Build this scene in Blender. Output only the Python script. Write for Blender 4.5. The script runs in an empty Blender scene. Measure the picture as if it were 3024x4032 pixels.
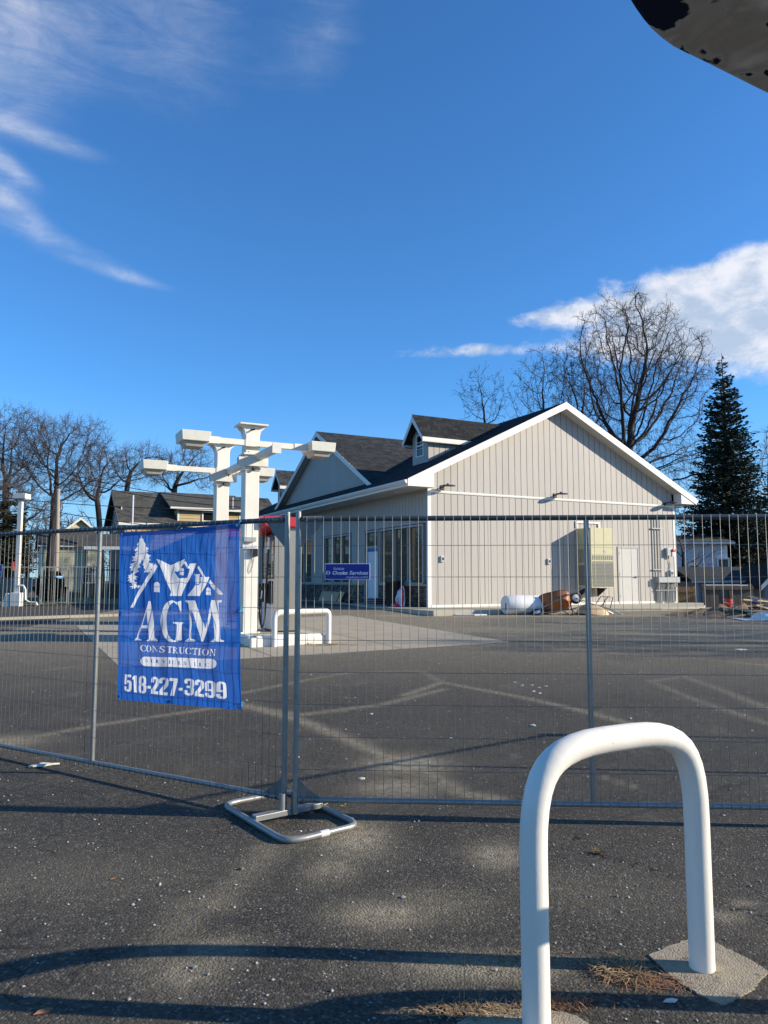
import bpy, math, random
import numpy as np
from mathutils import Vector, Matrix
R = math.radians
random.seed(7); rng = np.random.default_rng(7)
sc = bpy.context.scene
col = sc.collection
# ------------------------------------------------------------------ camera, sky, sun, exposure
F, H, PITCH = 2912.0, 1.55, R(5.28)
cam = bpy.data.cameras.new('camera'); co = bpy.data.objects.new('camera', cam); col.objects.link(co)
co.location = (0, 0, H); co.rotation_euler = (math.pi/2 + PITCH, 0, 0)
cam.sensor_fit = 'VERTICAL'; cam.sensor_height = 36; cam.lens = F/4032*36
cam.clip_start = .05; cam.clip_end = 2000
sc.camera = co
SUN_EL, SUN_AZ = R(21.5), R(94.6)          # azimuth measured from +Y towards +X
w = bpy.data.worlds.new('World'); sc.world = w; w.use_nodes = True
sun = bpy.data.lights.new('sun', 'SUN'); sun.energy = 5.0; sun.angle = R(.5); sun.color = (1, .90, .74)
so = bpy.data.objects.new('sun', sun); col.objects.link(so)
sd = Vector((math.sin(SUN_AZ)*math.cos(SUN_EL), math.cos(SUN_AZ)*math.cos(SUN_EL), math.sin(SUN_EL)))
so.rotation_euler = (-sd).to_track_quat('-Z', 'Y').to_euler()
sc.view_settings.view_transform = 'Standard'; sc.view_settings.look = 'None'
sc.view_settings.gamma = 1; sc.view_settings.use_curve_mapping = False
sc.view_settings.exposure = 0.52

def world_sky():
    nt = w.node_tree; nt.nodes.clear(); N = nt.nodes.new; L = nt.links.new
    out = N('ShaderNodeOutputWorld'); bg = N('ShaderNodeBackground'); L(bg.outputs[0], out.inputs[0])
    bg.inputs[1].default_value = .113
    sky = N('ShaderNodeTexSky'); sky.sky_type = 'NISHITA'; sky.sun_disc = False
    sky.sun_elevation = SUN_EL; sky.sun_rotation = SUN_AZ; sky.air_density = 1.0; sky.dust_density = .0; sky.ozone_density = 3.0; sky.altitude = 600
    def mth(op, a, b=None, c=None):
        n = N('ShaderNodeMath'); n.operation = op
        for i, q in enumerate((a, b, c)):
            if q is None: continue
            if isinstance(q, (int, float)): n.inputs[i].default_value = q
            else: L(q, n.inputs[i])
        return n.outputs[0]
    tc = N('ShaderNodeTexCoord'); sep = N('ShaderNodeSeparateXYZ'); L(tc.outputs['Generated'], sep.inputs[0])
    x, y, z = sep.outputs
    az = mth('ARCTAN2', x, y); el = mth('ARCSINE', z)
    comb = N('ShaderNodeCombineXYZ'); L(az, comb.inputs[0]); L(el, comb.inputs[1])
    def noise(scale, det, rough, dist=0, sx=1, sy=1, rot=0):
        mp = N('ShaderNodeMapping'); mp.inputs['Scale'].default_value = (sx, sy, 1); mp.inputs['Rotation'].default_value = (0, 0, rot)
        L(comb.outputs[0], mp.inputs[0])
        n = N('ShaderNodeTexNoise'); n.inputs['Scale'].default_value = scale; n.inputs['Detail'].default_value = det
        n.inputs['Roughness'].default_value = rough; n.inputs['Distortion'].default_value = dist
        L(mp.outputs[0], n.inputs[0]); return n.outputs[0]
    nA = noise(11, 12, .66, .35, .8, 1.5); nB = noise(17, 10, .70, .9, .40, 1.7, R(22)); nC = noise(3.2, 5, .55)
    def blob(ax, ey, rx, ry, rot, amp):
        c, s = math.cos(rot), math.sin(rot)
        dx = mth('SUBTRACT', az, ax); dy = mth('SUBTRACT', el, ey)
        p = mth('ADD', mth('MULTIPLY', dx, c/rx), mth('MULTIPLY', dy, s/rx))
        q = mth('ADD', mth('MULTIPLY', dx, -s/ry), mth('MULTIPLY', dy, c/ry))
        d = mth('ADD', mth('MULTIPLY', p, p), mth('MULTIPLY', q, q))
        g = mth('EXPONENT', mth('MULTIPLY', d, -1.0))
        return mth('MULTIPLY', g, amp)
    def ang(px, py):
        a = (px-1512)/F; b = (2016-py)/F; cp, sp = math.cos(PITCH), math.sin(PITCH)
        v = Vector((a, cp-b*sp, sp+b*cp)).normalized(); return math.atan2(v.x, v.y), math.asin(v.z)
    def total(lst, k=1/2900):
        acc = None
        for px, py, rx, ry, rot, amp in lst:
            A = ang(px, py); b = blob(A[0], A[1], rx*k, ry*k, R(rot), amp)
            acc = b if acc is None else mth('ADD', acc, b)
        return acc
    cum = total([(3080, 1080, 400, 120, 12, 1.3), (2950, 1290, 330, 130, -8, 1.25), (2600, 1160, 330, 85, 6, 1.05), (2180, 1235, 200, 46, 0, 1.0), (1850, 1383, 310, 34, 0, 1.15),
                 (3500, 1300, 500, 260, 0, 1.2), (2900, 1950, 500, 130, 0, .55), (1050, 1990, 340, 80, 0, .6), (2450, 1360, 260, 90, 0, .8), (3000, 1000, 120, 50, 20, .6)])
    cir = total([(40, 130, 260, 240, 0, .72), (650, 180, 420, 300, -30, .42), (1280, 110, 230, 170, 40, .46), (170, 545, 230, 36, -6, .66), (20, 640, 130, 32, -25, .66), (30, 780, 150, 52, -28, .66), (330, 1000, 300, 52, -14, .52), (480, 1085, 240, 24, -8, .44),
                 (-500, 500, 500, 450, -10, .5), (500, -500, 900, 400, -20, .3)])
    def ss(vv, lo, hi):
        n = N('ShaderNodeMapRange'); n.interpolation_type = 'SMOOTHSTEP'; L(vv, n.inputs[0]); n.inputs[1].default_value = lo; n.inputs[2].default_value = hi; return n.outputs[0]
    nE = noise(24, 12, .62, .25, .9, 1.35)
    d1 = ss(mth('SUBTRACT', mth('ADD', cum, mth('MULTIPLY', mth('SUBTRACT', nE, .5), 1.5)), mth('MULTIPLY', mth('SUBTRACT', 1.0, nA), 1.55)), -.28, .62)
    d2 = ss(mth('MULTIPLY', cir, mth('ADD', mth('MULTIPLY', nB, .85), mth('MULTIPLY', nC, .45))),   .17, 1.0)
    haze_n = mth('MULTIPLY', ss(nC, .62, .9), .10)
    dens = mth('MINIMUM', mth('ADD', mth('ADD', mth('MULTIPLY', d1, .88), mth('MULTIPLY', d2, .72)), haze_n), .97)
    hs = N('ShaderNodeHueSaturation'); gn = N('ShaderNodeMix'); gn.data_type = 'RGBA'; gn.blend_type = 'MULTIPLY'; gn.inputs[0].default_value = 1; gn.inputs[7].default_value = (.50, .98, 1.37, 1); L(sky.outputs[0], gn.inputs[6])
    hs.inputs['Saturation'].default_value = 1.0; L(gn.outputs[2], hs.inputs['Color'])
    nD = noise(6, 6, .6, .2, 1, 2)
    cr = N('ShaderNodeMix'); cr.data_type = 'RGBA'; L(ss(mth('ADD', mth('MULTIPLY', nD, .5), mth('MULTIPLY', nE, .5)), .40, .60), cr.inputs[0])
    cr.inputs[6].default_value = (3.3, 3.9, 4.8, 1); cr.inputs[7].default_value = (6.0, 6.0, 6.2, 1)
    mx = N('ShaderNodeMix'); mx.data_type = 'RGBA'; L(dens, mx.inputs[0]); L(hs.outputs[0], mx.inputs[6]); L(cr.outputs[2], mx.inputs[7])
    hz_ = N('ShaderNodeMix'); hz_.data_type = 'RGBA'; L(mth('MULTIPLY', ss(mth('MULTIPLY', el, -1.0), -.26, .0), .62), hz_.inputs[0]); L(mx.outputs[2], hz_.inputs[6]); hz_.inputs[7].default_value = (2.1, 3.2, 4.7, 1)
    L(hz_.outputs[2], bg.inputs[0])
world_sky()

# ------------------------------------------------------------------ measuring helpers
cp_, sp_ = math.cos(PITCH), math.sin(PITCH)
def sstep(t): t = min(max(t, 0), 1); return t*t*(3-2*t)
def gz(x, y):
    z = .0275*min(max(y-5, 0), 23)
    if x > 9 and y > 25: z -= 1.15*sstep((y-26.6)/3)*sstep((x-10.2)/2)
    if y > 60: z -= 0
    return z
def ray(px, py):
    a = (px-1512)/F; b = (2016-py)/F
    return Vector((a, cp_-b*sp_, sp_+b*cp_))
def at(px, py, Y): r = ray(px, py); t = Y/r.y; return Vector((r.x*t, Y, H+r.z*t))
def G(px, py, z0=0):
    r = ray(px, py); lo, hi = .1, 200
    for _ in range(50):
        m = (lo+hi)/2; p = r*m
        if H+p.z-.0275*min(max(p.y-5, 0), 23)-z0 > 0: lo = m
        else: hi = m
    p = r*lo; return Vector((p.x, p.y, H+p.z))
ROT = R(27)
u = Vector((math.cos(ROT), math.sin(ROT), 0)); v = Vector((-math.sin(ROT), math.cos(ROT), 0))

# ------------------------------------------------------------------ materials
def new_mat(name):
    m = bpy.data.materials.new(name); m.use_nodes = True; nt = m.node_tree
    return m, nt, nt.nodes['Principled BSDF']
def M(name, c, rough=.6, metal=0, var=.12, scale=5, bump=0, bscale=60, orand=0, spec=.5, stretch=(1, 1, 1), dirt=None, dscale=3, dthr=.6, coat=0, isl=0):
    m, nt, b = new_mat(name); N = nt.nodes.new; L = nt.links.new
    tc = N('ShaderNodeTexCoord'); mp = N('ShaderNodeMapping'); mp.inputs['Scale'].default_value = stretch; L(tc.outputs['Object'], mp.inputs[0])
    nz = N('ShaderNodeTexNoise'); nz.inputs['Scale'].default_value = scale; nz.inputs['Detail'].default_value = 7; nz.inputs['Roughness'].default_value = .62; L(mp.outputs[0], nz.inputs[0])
    rp = N('ShaderNodeMapRange'); L(nz.outputs[0], rp.inputs[0]); rp.inputs[1].default_value = .3; rp.inputs[2].default_value = .7; rp.inputs[3].default_value = 1-var; rp.inputs[4].default_value = 1+var
    f = rp.outputs[0]
    def mulrand(f, src, amt):
        r = N('ShaderNodeMapRange'); L(src, r.inputs[0]); r.inputs[3].default_value = 1-amt; r.inputs[4].default_value = 1+amt
        k = N('ShaderNodeMath'); k.operation = 'MULTIPLY'; L(f, k.inputs[0]); L(r.outputs[0], k.inputs[1]); return k.outputs[0]
    if orand: oi = N('ShaderNodeObjectInfo'); f = mulrand(f, oi.outputs['Random'], orand)
    if isl: ge = N('ShaderNodeNewGeometry'); f = mulrand(f, ge.outputs['Random Per Island'], isl)
    vm = N('ShaderNodeVectorMath'); vm.operation = 'SCALE'; vm.inputs[0].default_value = c[:3]; L(f, vm.inputs['Scale'])
    res = vm.outputs[0]
    if dirt:
        n2 = N('ShaderNodeTexNoise'); n2.inputs['Scale'].default_value = dscale; n2.inputs['Detail'].default_value = 9; n2.inputs['Roughness'].default_value = .7; L(mp.outputs[0], n2.inputs[0])
        r2 = N('ShaderNodeMapRange'); r2.interpolation_type = 'SMOOTHSTEP'; L(n2.outputs[0], r2.inputs[0]); r2.inputs[1].default_value = dthr; r2.inputs[2].default_value = dthr+.1
        mx = N('ShaderNodeMix'); mx.data_type = 'RGBA'; L(r2.outputs[0], mx.inputs[0]); L(res, mx.inputs[6]); mx.inputs[7].default_value = (*dirt, 1); res = mx.outputs[2]
    L(res, b.inputs['Base Color']); b.inputs['Roughness'].default_value = rough; b.inputs['Metallic'].default_value = metal
    b.inputs['Specular IOR Level'].default_value = spec; b.inputs['Coat Weight'].default_value = coat
    if bump:
        n3 = N('ShaderNodeTexNoise'); n3.inputs['Scale'].default_value = bscale; n3.inputs['Detail'].default_value = 6; L(mp.outputs[0], n3.inputs[0])
        bp = N('ShaderNodeBump'); bp.inputs['Strength'].default_value = bump; bp.inputs['Distance'].default_value = .01; L(n3.outputs[0], bp.inputs['Height']); L(bp.outputs[0], b.inputs['Normal'])
    return m
m_white = M('white_trim', (.78, .74, .66), .45, var=.04)
m_hoop = M('hoop_paint', (.86, .80, .69), .32, var=.04, scale=9, bump=.05, bscale=130, dirt=(.30, .25, .20), dscale=18, dthr=.675, stretch=(1, 1, .45))
m_col = M('column_paint', (.76, .71, .60), .5, var=.07, scale=4, bump=.15, bscale=30, dirt=(.36, .34, .29), dscale=4, dthr=.66, stretch=(1, 1, .4))
m_lampbox = M('lamp_housing', (.70, .67, .57), .5, var=.08, dirt=(.16, .15, .13), dscale=9, dthr=.66)
m_side = M('siding', (.43, .39, .34), .6, var=.06, scale=3, bump=.12, bscale=28, orand=.035, stretch=(6, 6, .5))
m_sideback = M('siding_joint', (.09, .085, .08), .9)
m_soffit = M('soffit', (.55, .53, .49), .6, var=.03)
m_shingle = M('shingle', (.034, .036, .037), .92, var=.35, scale=9, bump=.5, bscale=160, orand=.38, isl=.38, spec=.2)
m_shingle2 = M('old_shingle', (.075, .072, .062), .95, var=.3, scale=3, bump=.5, bscale=90, isl=.25, spec=.2)
m_stone = M('ledge_stone', (.15, .115, .09), .85, var=.35, scale=7, bump=.7, bscale=25, orand=.45, isl=.45)
m_conc = M('concrete', (.38, .32, .225), .9, var=.12, scale=2.2, bump=.5, bscale=70, dirt=(.25, .22, .17), dscale=1.6, dthr=.58)
m_conc2 = M('pale_concrete', (.46, .41, .30), .9, var=.1, scale=2, bump=.3, bscale=50)
m_pad = M('pad_concrete', (.34, .285, .20), .95, var=.2, scale=14, bump=1.0, bscale=130, dirt=(.14, .12, .09), dscale=9, dthr=.57)
m_galv = M('galvanized', (.31, .31, .29), .42, .5, var=.14, scale=22, bump=.05, bscale=40)
m_galvd = M('galvanized_dark', (.085, .10, .10), .42, .5, var=.16, scale=22)
m_wire = M('wire_steel', (.22, .21, .19), .45, .45, var=.1, scale=30)
m_plate = M('gusset_steel', (.22, .215, .20), .5, .4, var=.2, scale=14)
m_black = M('black_plastic', (.012, .012, .015), .35, var=.2)
m_dark = M('dark_metal', (.025, .028, .04), .45, .2, var=.15)
m_red = M('red_panel', (.46, .022, .035), .35, var=.06)
m_wpanel = M('white_panel', (.62, .62, .64), .35, var=.04)
m_steel = M('brushed_stainless', (.36, .31, .25), .36, .6, var=.15, scale=2, stretch=(1, 1, .3))
m_ac = M('beige_cabinet', (.52, .47, .27), .5, var=.05)
m_grille = M('grille', (.20, .19, .15), .6, var=.15, scale=60, stretch=(.2, .2, 3))
m_gray = M('utility_gray', (.36, .37, .36), .45, .2, var=.06)
m_orange = M('orange_rust', (.42, .12, .025), .55, var=.2, scale=8, dirt=(.20, .075, .03), dscale=5, dthr=.5)
m_tan = M('tan_tray', (.55, .38, .20), .6, var=.2, scale=6, dirt=(.35, .15, .05), dscale=5, dthr=.6)
m_rust = M('rusty_frame', (.16, .06, .03), .7, var=.3)
m_rubber = M('rubber', (.035, .034, .032), .8)
m_wood = M('fresh_lumber', (.52, .37, .20), .75, var=.18, scale=6, orand=.25, stretch=(1, 1, 1))
m_oldwood = M('weathered_wood', (.10, .075, .05), .85, var=.35, scale=5, orand=.2, stretch=(3, 3, .6))
m_fencew = M('cedar_board', (.30, .17, .07), .8, var=.2, scale=4, orand=.2, stretch=(3, 3, .5))
m_greyfence = M('gray_board', (.24, .21, .18), .85, var=.2, orand=.15)
m_wrap = M('wrap_white', (.76, .74, .70), .45, var=.05, scale=3, bump=.6, bscale=6)
m_blue = M('blue_plastic', (.02, .05, .22), .45)
m_tape = M('blue_tape', (.015, .16, .42), .6)
m_cyan = M('cyan_cloth', (.04, .36, .42), .7)
m_redpl = M('red_bucket', (.80, .055, .03), .4)
m_ink = M('white_ink', (.80, .81, .83), .5, var=.02)
m_signblue = M('sign_blue', (.008, .014, .27), .35, var=.04)
m_inkdark = M('dark_ink', (.03, .05, .11), .5)
m_bark = M('bark', (.040, .031, .026), .95, var=.35, scale=12, bump=.6, bscale=30)
m_twig = M('twig', (.050, .036, .030), .9, var=.25, scale=2)
m_twig2 = M('twig_grey', (.080, .060, .052), .9, var=.25, scale=2)
m_bud = M('bud', (.07, .055, .03), .9)
m_pod = M('seed_pod', (.09, .055, .040), .8)
m_needle = M('needle', (.026, .044, .026), .8, var=.4, scale=1.3, isl=.4, spec=.25)
m_needle2 = M('hedge_needle', (.028, .034, .016), .85, var=.4, scale=1.5, isl=.4, spec=.2)
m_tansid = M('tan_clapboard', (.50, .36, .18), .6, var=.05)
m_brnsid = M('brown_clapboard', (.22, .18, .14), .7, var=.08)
m_cream = M('cream_clapboard', (.60, .55, .36), .6, var=.06)
m_whsid = M('white_clapboard', (.60, .61, .63), .6, var=.06)
m_shed = M('shed_gray', (.22, .24, .26), .7, var=.06, orand=.05)
m_soil = M('soil', (.17, .115, .065), .95, var=.4, scale=5, bump=1, bscale=14)
m_grass = M('grass_ground', (.115, .125, .035), .95, var=.4, scale=3, bump=.6, bscale=30, dirt=(.20, .16, .08), dscale=1.2, dthr=.55)
m_dry = M('dry_grass', (.30, .20, .10), .85, var=.35, scale=9, isl=.5)
m_leaf = M('dead_leaf', (.28, .13, .06), .8)
m_chip = M('stone_chip', (.36, .34, .30), .85, isl=.5)
m_card = M('cardboard', (.42, .36, .26), .85, var=.1, dirt=(.33, .27, .20), dscale=5, dthr=.5)
m_paper = M('paper', (.62, .60, .52), .8)
m_int = M('interior', (.23, .20, .15), .9, var=.25, scale=2)
m_winframe = M('window_frame', (.36, .355, .34), .5, var=.04)
m_cable = M('cable', (.015, .015, .015), .7)
m_strand = M('blue_tie', (.05, .38, .60), .5)
def glass_mat(name, tint, dusty=.05):  # dusty: share of olive diffuse standing in for the scene reflected in panes
    m, nt, b = new_mat(name); N = nt.nodes.new; L = nt.links.new
    t = N('ShaderNodeBsdfTransparent'); t.inputs[0].default_value = (*tint, 1)
    g = N('ShaderNodeBsdfGlossy'); g.inputs['Roughness'].default_value = .02; g.inputs[0].default_value = (.9, .9, .9, 1)
    fr = N('ShaderNodeFresnel'); fr.inputs[0].default_value = 1.5
    nz = N('ShaderNodeTexNoise'); nz.inputs['Scale'].default_value = 1.2
    bp = N('ShaderNodeBump'); bp.inputs['Strength'].default_value = .05; bp.inputs['Distance'].default_value = .02
    L(nz.outputs[0], bp.inputs['Height']); L(bp.outputs[0], g.inputs['Normal'])
    mx = N('ShaderNodeMixShader'); L(fr.outputs[0], mx.inputs[0]); L(t.outputs[0], mx.inputs[1]); L(g.outputs[0], mx.inputs[2])
    df = N('ShaderNodeBsdfDiffuse'); df.inputs[0].default_value = (.30, .27, .19, 1); m3 = N('ShaderNodeMixShader'); m3.inputs[0].default_value = dusty
    L(mx.outputs[0], m3.inputs[1]); L(df.outputs[0], m3.inputs[2])
    L(m3.outputs[0], nt.nodes['Material Output'].inputs[0]); return m
m_glass = glass_mat('window_glass', (.55, .56, .50), dusty=.28)  # strong olive share paints the reflected trees into the front windows
m_glassd = glass_mat('dark_glass', (.10, .11, .12))

# ------------------------------------------------------------------ object helpers
def tag(o, label=None, cat=None, group=None, kind=None):
    if label: o['label'] = label
    if cat: o['category'] = cat
    if group: o['group'] = group
    if kind: o['kind'] = kind
    return o
def empty(name, label, cat, loc=(0, 0, 0), rz=0, group=None):
    o = bpy.data.objects.new(name, None); col.objects.link(o); o.location = loc; o.rotation_euler = (0, 0, rz); o.empty_display_size = .2
    return tag(o, label, cat, group)
def link(name, me, parent=None, loc=(0, 0, 0), rot=(0, 0, 0), scale=(1, 1, 1)):
    o = bpy.data.objects.new(name, me); col.objects.link(o); o.location = loc; o.rotation_euler = rot; o.scale = scale
    if parent: o.parent = parent
    return o
def copy_tree(o, parent=None):
    c = o.copy(); col.objects.link(c); c.parent = parent
    for ch in list(o.children): copy_tree(ch, c)
    return c
class MB:
    def __init__(s): s.v = []; s.f = []
    def add(s, vs, fs):
        n = len(s.v); s.v += [tuple(q) for q in vs]; s.f += [tuple(i+n for i in f) for f in fs]; return s
    def box(s, x0, y0, z0, x1, y1, z1, mat=None):
        vs = [Vector((x, y, z)) for z in (z0, z1) for y in (y0, y1) for x in (x0, x1)]
        if mat: vs = [mat @ q for q in vs]
        return s.add(vs, [(0, 2, 3, 1), (4, 5, 7, 6), (0, 1, 5, 4), (2, 6, 7, 3), (0, 4, 6, 2), (1, 3, 7, 5)])
    def prism(s, poly, t0, t1, plane='xz', mat=None):
        n = len(poly)
        f = {'xz': lambda a, b, t: Vector((a, t, b)), 'yz': lambda a, b, t: Vector((t, a, b)), 'xy': lambda a, b, t: Vector((a, b, t))}[plane]
        vs = [f(a, b, t0) for a, b in poly]+[f(a, b, t1) for a, b in poly]
        if mat: vs = [mat @ q for q in vs]
        return s.add(vs, [tuple(range(n)), tuple(range(2*n-1, n-1, -1))]+[(i, i+n, (i+1) % n+n, (i+1) % n) for i in range(n)])
    def tube(s, pts, r, n=8, closed=False, cap=True):
        pts = [Vector(p) for p in pts]; m = len(pts); rr = r if isinstance(r, (list, tuple)) else [r]*m
        vs = []; nrm = None
        for i, p in enumerate(pts):
            if closed: t = pts[(i+1) % m]-pts[i-1]
            else: t = pts[min(i+1, m-1)]-pts[max(i-1, 0)]
            t.normalize()
            if nrm is None: nrm = t.orthogonal().normalized()
            else: nrm = (nrm-t*nrm.dot(t)).normalized()
            b = t.cross(nrm)
            for k in range(n):
                a = 2*math.pi*k/n; vs.append(p+(nrm*math.cos(a)+b*math.sin(a))*rr[i])
        fs = []
        for i in range(m if closed else m-1):
            for k in range(n):
                j = (i+1) % m; fs.append((i*n+k, i*n+(k+1) % n, j*n+(k+1) % n, j*n+k))
        if cap and not closed: fs += [tuple(range(n-1, -1, -1)), tuple((m-1)*n+k for k in range(n))]
        return s.add(vs, fs)
    def lathe(s, prof, n=20, mat=None):
        vs = []
        for r, z in prof:
            for k in range(n): a = 2*math.pi*k/n; q = Vector((r*math.cos(a), r*math.sin(a), z)); vs.append(mat @ q if mat else q)
        fs = [(i*n+k, i*n+(k+1) % n, (i+1)*n+(k+1) % n, (i+1)*n+k) for i in range(len(prof)-1) for k in range(n)]
        fs += [tuple(range(n-1, -1, -1)), tuple((len(prof)-1)*n+k for k in range(n))]
        return s.add(vs, fs)
    def mesh(s, name, m, smooth=False):
        me = bpy.data.meshes.new(name); me.from_pydata(s.v, [], s.f); me.materials.append(m)
        if smooth: me.polygons.foreach_set('use_smooth', [True]*len(me.polygons))
        me.update(); return me
    def build(s, name, m, parent=None, smooth=False, bevel=0, **k):
        o = link(name, s.mesh(name, m, smooth), parent, **k)
        if smooth: o.modifiers.new('edges', 'EDGE_SPLIT').split_angle = R(40)
        if bevel: b = o.modifiers.new('bevel', 'BEVEL'); b.width = bevel; b.segments = 2; b.limit_method = 'ANGLE'
        return o
def np_mesh(name, V, Fq, m, smooth=False):
    me = bpy.data.meshes.new(name); V = np.asarray(V, np.float32); Fq = np.asarray(Fq, np.int32); k = Fq.shape[1]
    me.vertices.add(len(V)); me.vertices.foreach_set('co', V.ravel())
    me.loops.add(Fq.size); me.loops.foreach_set('vertex_index', Fq.ravel())
    me.polygons.add(len(Fq)); me.polygons.foreach_set('loop_start', np.arange(0, Fq.size, k, dtype=np.int32))
    me.polygons.foreach_set('loop_total', np.full(len(Fq), k, np.int32))
    if smooth: me.polygons.foreach_set('use_smooth', np.ones(len(Fq), bool))
    me.materials.append(m); me.update(calc_edges=True); return me
def arc(p0, corner, p1, n=8):
    p0, corner, p1 = map(Vector, (p0, corner, p1)); out = []
    for i in range(n+1):
        t = i/n; a = p0.lerp(corner, t); b = corner.lerp(p1, t); q = a.lerp(b, t)
        # blend towards a circular arc
        out.append(q.lerp(corner, .17*math.sin(math.pi*t)))
    return out

# ------------------------------------------------------------------ ground
def seg_d(X, Y, pts):
    D = np.full(X.shape, 1e9)
    for (ax, ay), (bx, by) in zip(pts[:-1], pts[1:]):
        dx, dy = bx-ax, by-ay; t = np.clip(((X-ax)*dx+(Y-ay)*dy)/(dx*dx+dy*dy+1e-9), 0, 1)
        D = np.minimum(D, np.hypot(X-ax-t*dx, Y-ay-t*dy))
    return D
def ground():
    xs = np.concatenate([np.linspace(-900, -60, 12), np.linspace(-50, -13, 24), np.arange(-12, 12, .07), np.linspace(12.5, 50, 40), np.linspace(60, 900, 12)])
    ys = np.concatenate([np.linspace(-300, -20, 8), np.linspace(-15, 1.2, 14), np.arange(1.5, 16, .06), np.arange(16, 32, .2), np.linspace(33, 70, 20), np.linspace(90, 1200, 14)])
    X, Y = np.meshgrid(xs, ys); Z = .0275*np.clip(Y-5, 0, 23)
    s = lambda t: (lambda q: q*q*(3-2*q))(np.clip(t, 0, 1))
    Z = Z-np.where((X > 9) & (Y > 25), 1.15*s((Y-26.6)/3)*s((X-10.2)/2), 0)
    dust = np.zeros_like(X); crack = np.zeros_like(X)
    def line(pp, wd, amp):
        nonlocal dust
        D = seg_d(X, Y, [tuple(G(*p)[:2]) for p in pp]); dust = np.maximum(dust, amp*np.exp(-(D/wd)**2))
    line([(45, 2919), (383, 2855), (820, 2791), (966, 2778), (1185, 2815), (1512, 2773), (1749, 2714)], .07, .42)
    line([(1594, 2737), (1740, 2687), (2059, 2746), (2300, 2800), (2496, 2855)], .07, .45)
    line([(1185, 2682), (1366, 2650), (1512, 2644), (1658, 2641), (1740, 2687)], .08, .33)
    line([(957, 2728), (1185, 2682)], .08, .4)
    line([(966, 2778), (1185, 2837), (1321, 2892), (1508, 2974), (1694, 3047), (1813, 3120), (1950, 3147)], .085, .50)
    line([(2560, 2682), (2697, 2664), (2850, 2720), (3024, 2790)], .09, .3)
    line([(2560, 2682), (2750, 2760), (3024, 2850)], .07, .28)
    line([(2380, 3060), (2500, 3100)], .03, .4)
    line([(180, 2640), (383, 2610), (470, 2600)], .1, .3)
    line([(620, 3800), (760, 3560), (900, 3500), (1130, 3300)], .12, .22)
    line([(2250, 2560), (2700, 2590), (3024, 2620)], .2, .35)
    def blob(px, py, rx, ry, amp):
        nonlocal dust
        c = G(px, py); dust = np.maximum(dust, amp*np.exp(-((X-c.x)/rx)**2-((Y-c.y)/ry)**2))
    for b in [(1600, 3010, .33, .28, .85), (1560, 3100, .3, .25, .6), (1400, 3300, .20, .32, .7), (1310, 3420, .14, .2, .45), (1500, 3600, .22, .14, .65), (1960, 3370, .16, .2, .6), (1700, 3560, .3, .2, .25),
              (740, 3830, .14, .13, .5), (850, 3740, .16, .12, .45), (840, 3560, .1, .1, .35), (30, 2920, .3, .25, .6), (1900, 3810, .35, .1, .65), (2860, 3610, .08, .06, .5), (2930, 3560, .06, .05, .5), (1230, 2570, .7, .4, .7), (2300, 3500, .5, .3, .12), (300, 3450, .8, .4, .12)]: blob(*b)
    # dusty strip in front of the walk
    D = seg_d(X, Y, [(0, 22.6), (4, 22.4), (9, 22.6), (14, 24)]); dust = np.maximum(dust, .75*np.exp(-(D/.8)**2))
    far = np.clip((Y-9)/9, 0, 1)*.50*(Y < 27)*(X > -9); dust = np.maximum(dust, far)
    line([(30, 2470), (500, 2480)], .25, .3); line([(1300, 2480), (2000, 2500), (3024, 2470)], .35, .55); line([(1900, 2545), (3024, 2530)], .3, .35)
    for pp, wd in [([(2210, 3255), (2250, 3290), (2290, 3310), (2350, 3370), (2480, 3400), (2700, 3470), (2830, 3560), (3024, 3605)], .012)]:
        D = seg_d(X, Y, [tuple(G(*p)[:2]) for p in pp]); crack = np.maximum(crack, np.exp(-(D/.035)**2))
    ny, nx = X.shape; I = np.arange(nx*ny).reshape(ny, nx)
    Fq = np.stack([I[:-1, :-1], I[:-1, 1:], I[1:, 1:], I[1:, :-1]], -1).reshape(-1, 4)
    m, nt, b = new_mat('asphalt'); N = nt.nodes.new; L = nt.links.new
    tc = N('ShaderNodeTexCoord'); pos = tc.outputs['Object']
    def nz(scale, det=6, rough=.6, dist=0):
        n = N('ShaderNodeTexNoise'); n.inputs['Scale'].default_value = scale; n.inputs['Detail'].default_value = det; n.inputs['Roughness'].default_value = rough; n.inputs['Distortion'].default_value = dist; L(pos, n.inputs[0]); return n.outputs[0]
    def mr(src, a, bb, c, d, smooth=True):
        n = N('ShaderNodeMapRange'); L(src, n.inputs[0])
        if smooth: n.interpolation_type = 'SMOOTHSTEP'
        for i, q in enumerate((a, bb, c, d)): n.inputs[i+1].default_value = q
        return n.outputs[0]
    def mth(op, a, bb):
        n = N('ShaderNodeMath'); n.operation = op
        for i, q in enumerate((a, bb)):
            if isinstance(q, (int, float)): n.inputs[i].default_value = q
            else: L(q, n.inputs[i])
        return n.outputs[0]
    def mix(f, A, B):
        n = N('ShaderNodeMix'); n.data_type = 'RGBA'; L(f, n.inputs[0])
        for i, q in ((6, A), (7, B)):
            if isinstance(q, tuple): n.inputs[i].default_value = (*q, 1)
            else: L(q, n.inputs[i])
        return n.outputs[2]
    def vor(scale, feat='F1', rand=1):
        n = N('ShaderNodeTexVoronoi'); n.feature = feat; n.inputs['Scale'].default_value = scale; n.inputs['Randomness'].default_value = rand; L(pos, n.inputs[0]); return n
    v1 = vor(85); v2 = vor(34); sep = N('ShaderNodeSeparateColor'); L(v1.outputs['Color'], sep.inputs[0])
    c = mix(mr(sep.outputs[0], 0, 1, 0, 1, False), (.019, .0175, .0145), (.094, .082, .062))
    c = mix(mr(nz(.9, 5), .35, .7, 0, .55), c, (.078, .068, .052))
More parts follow.
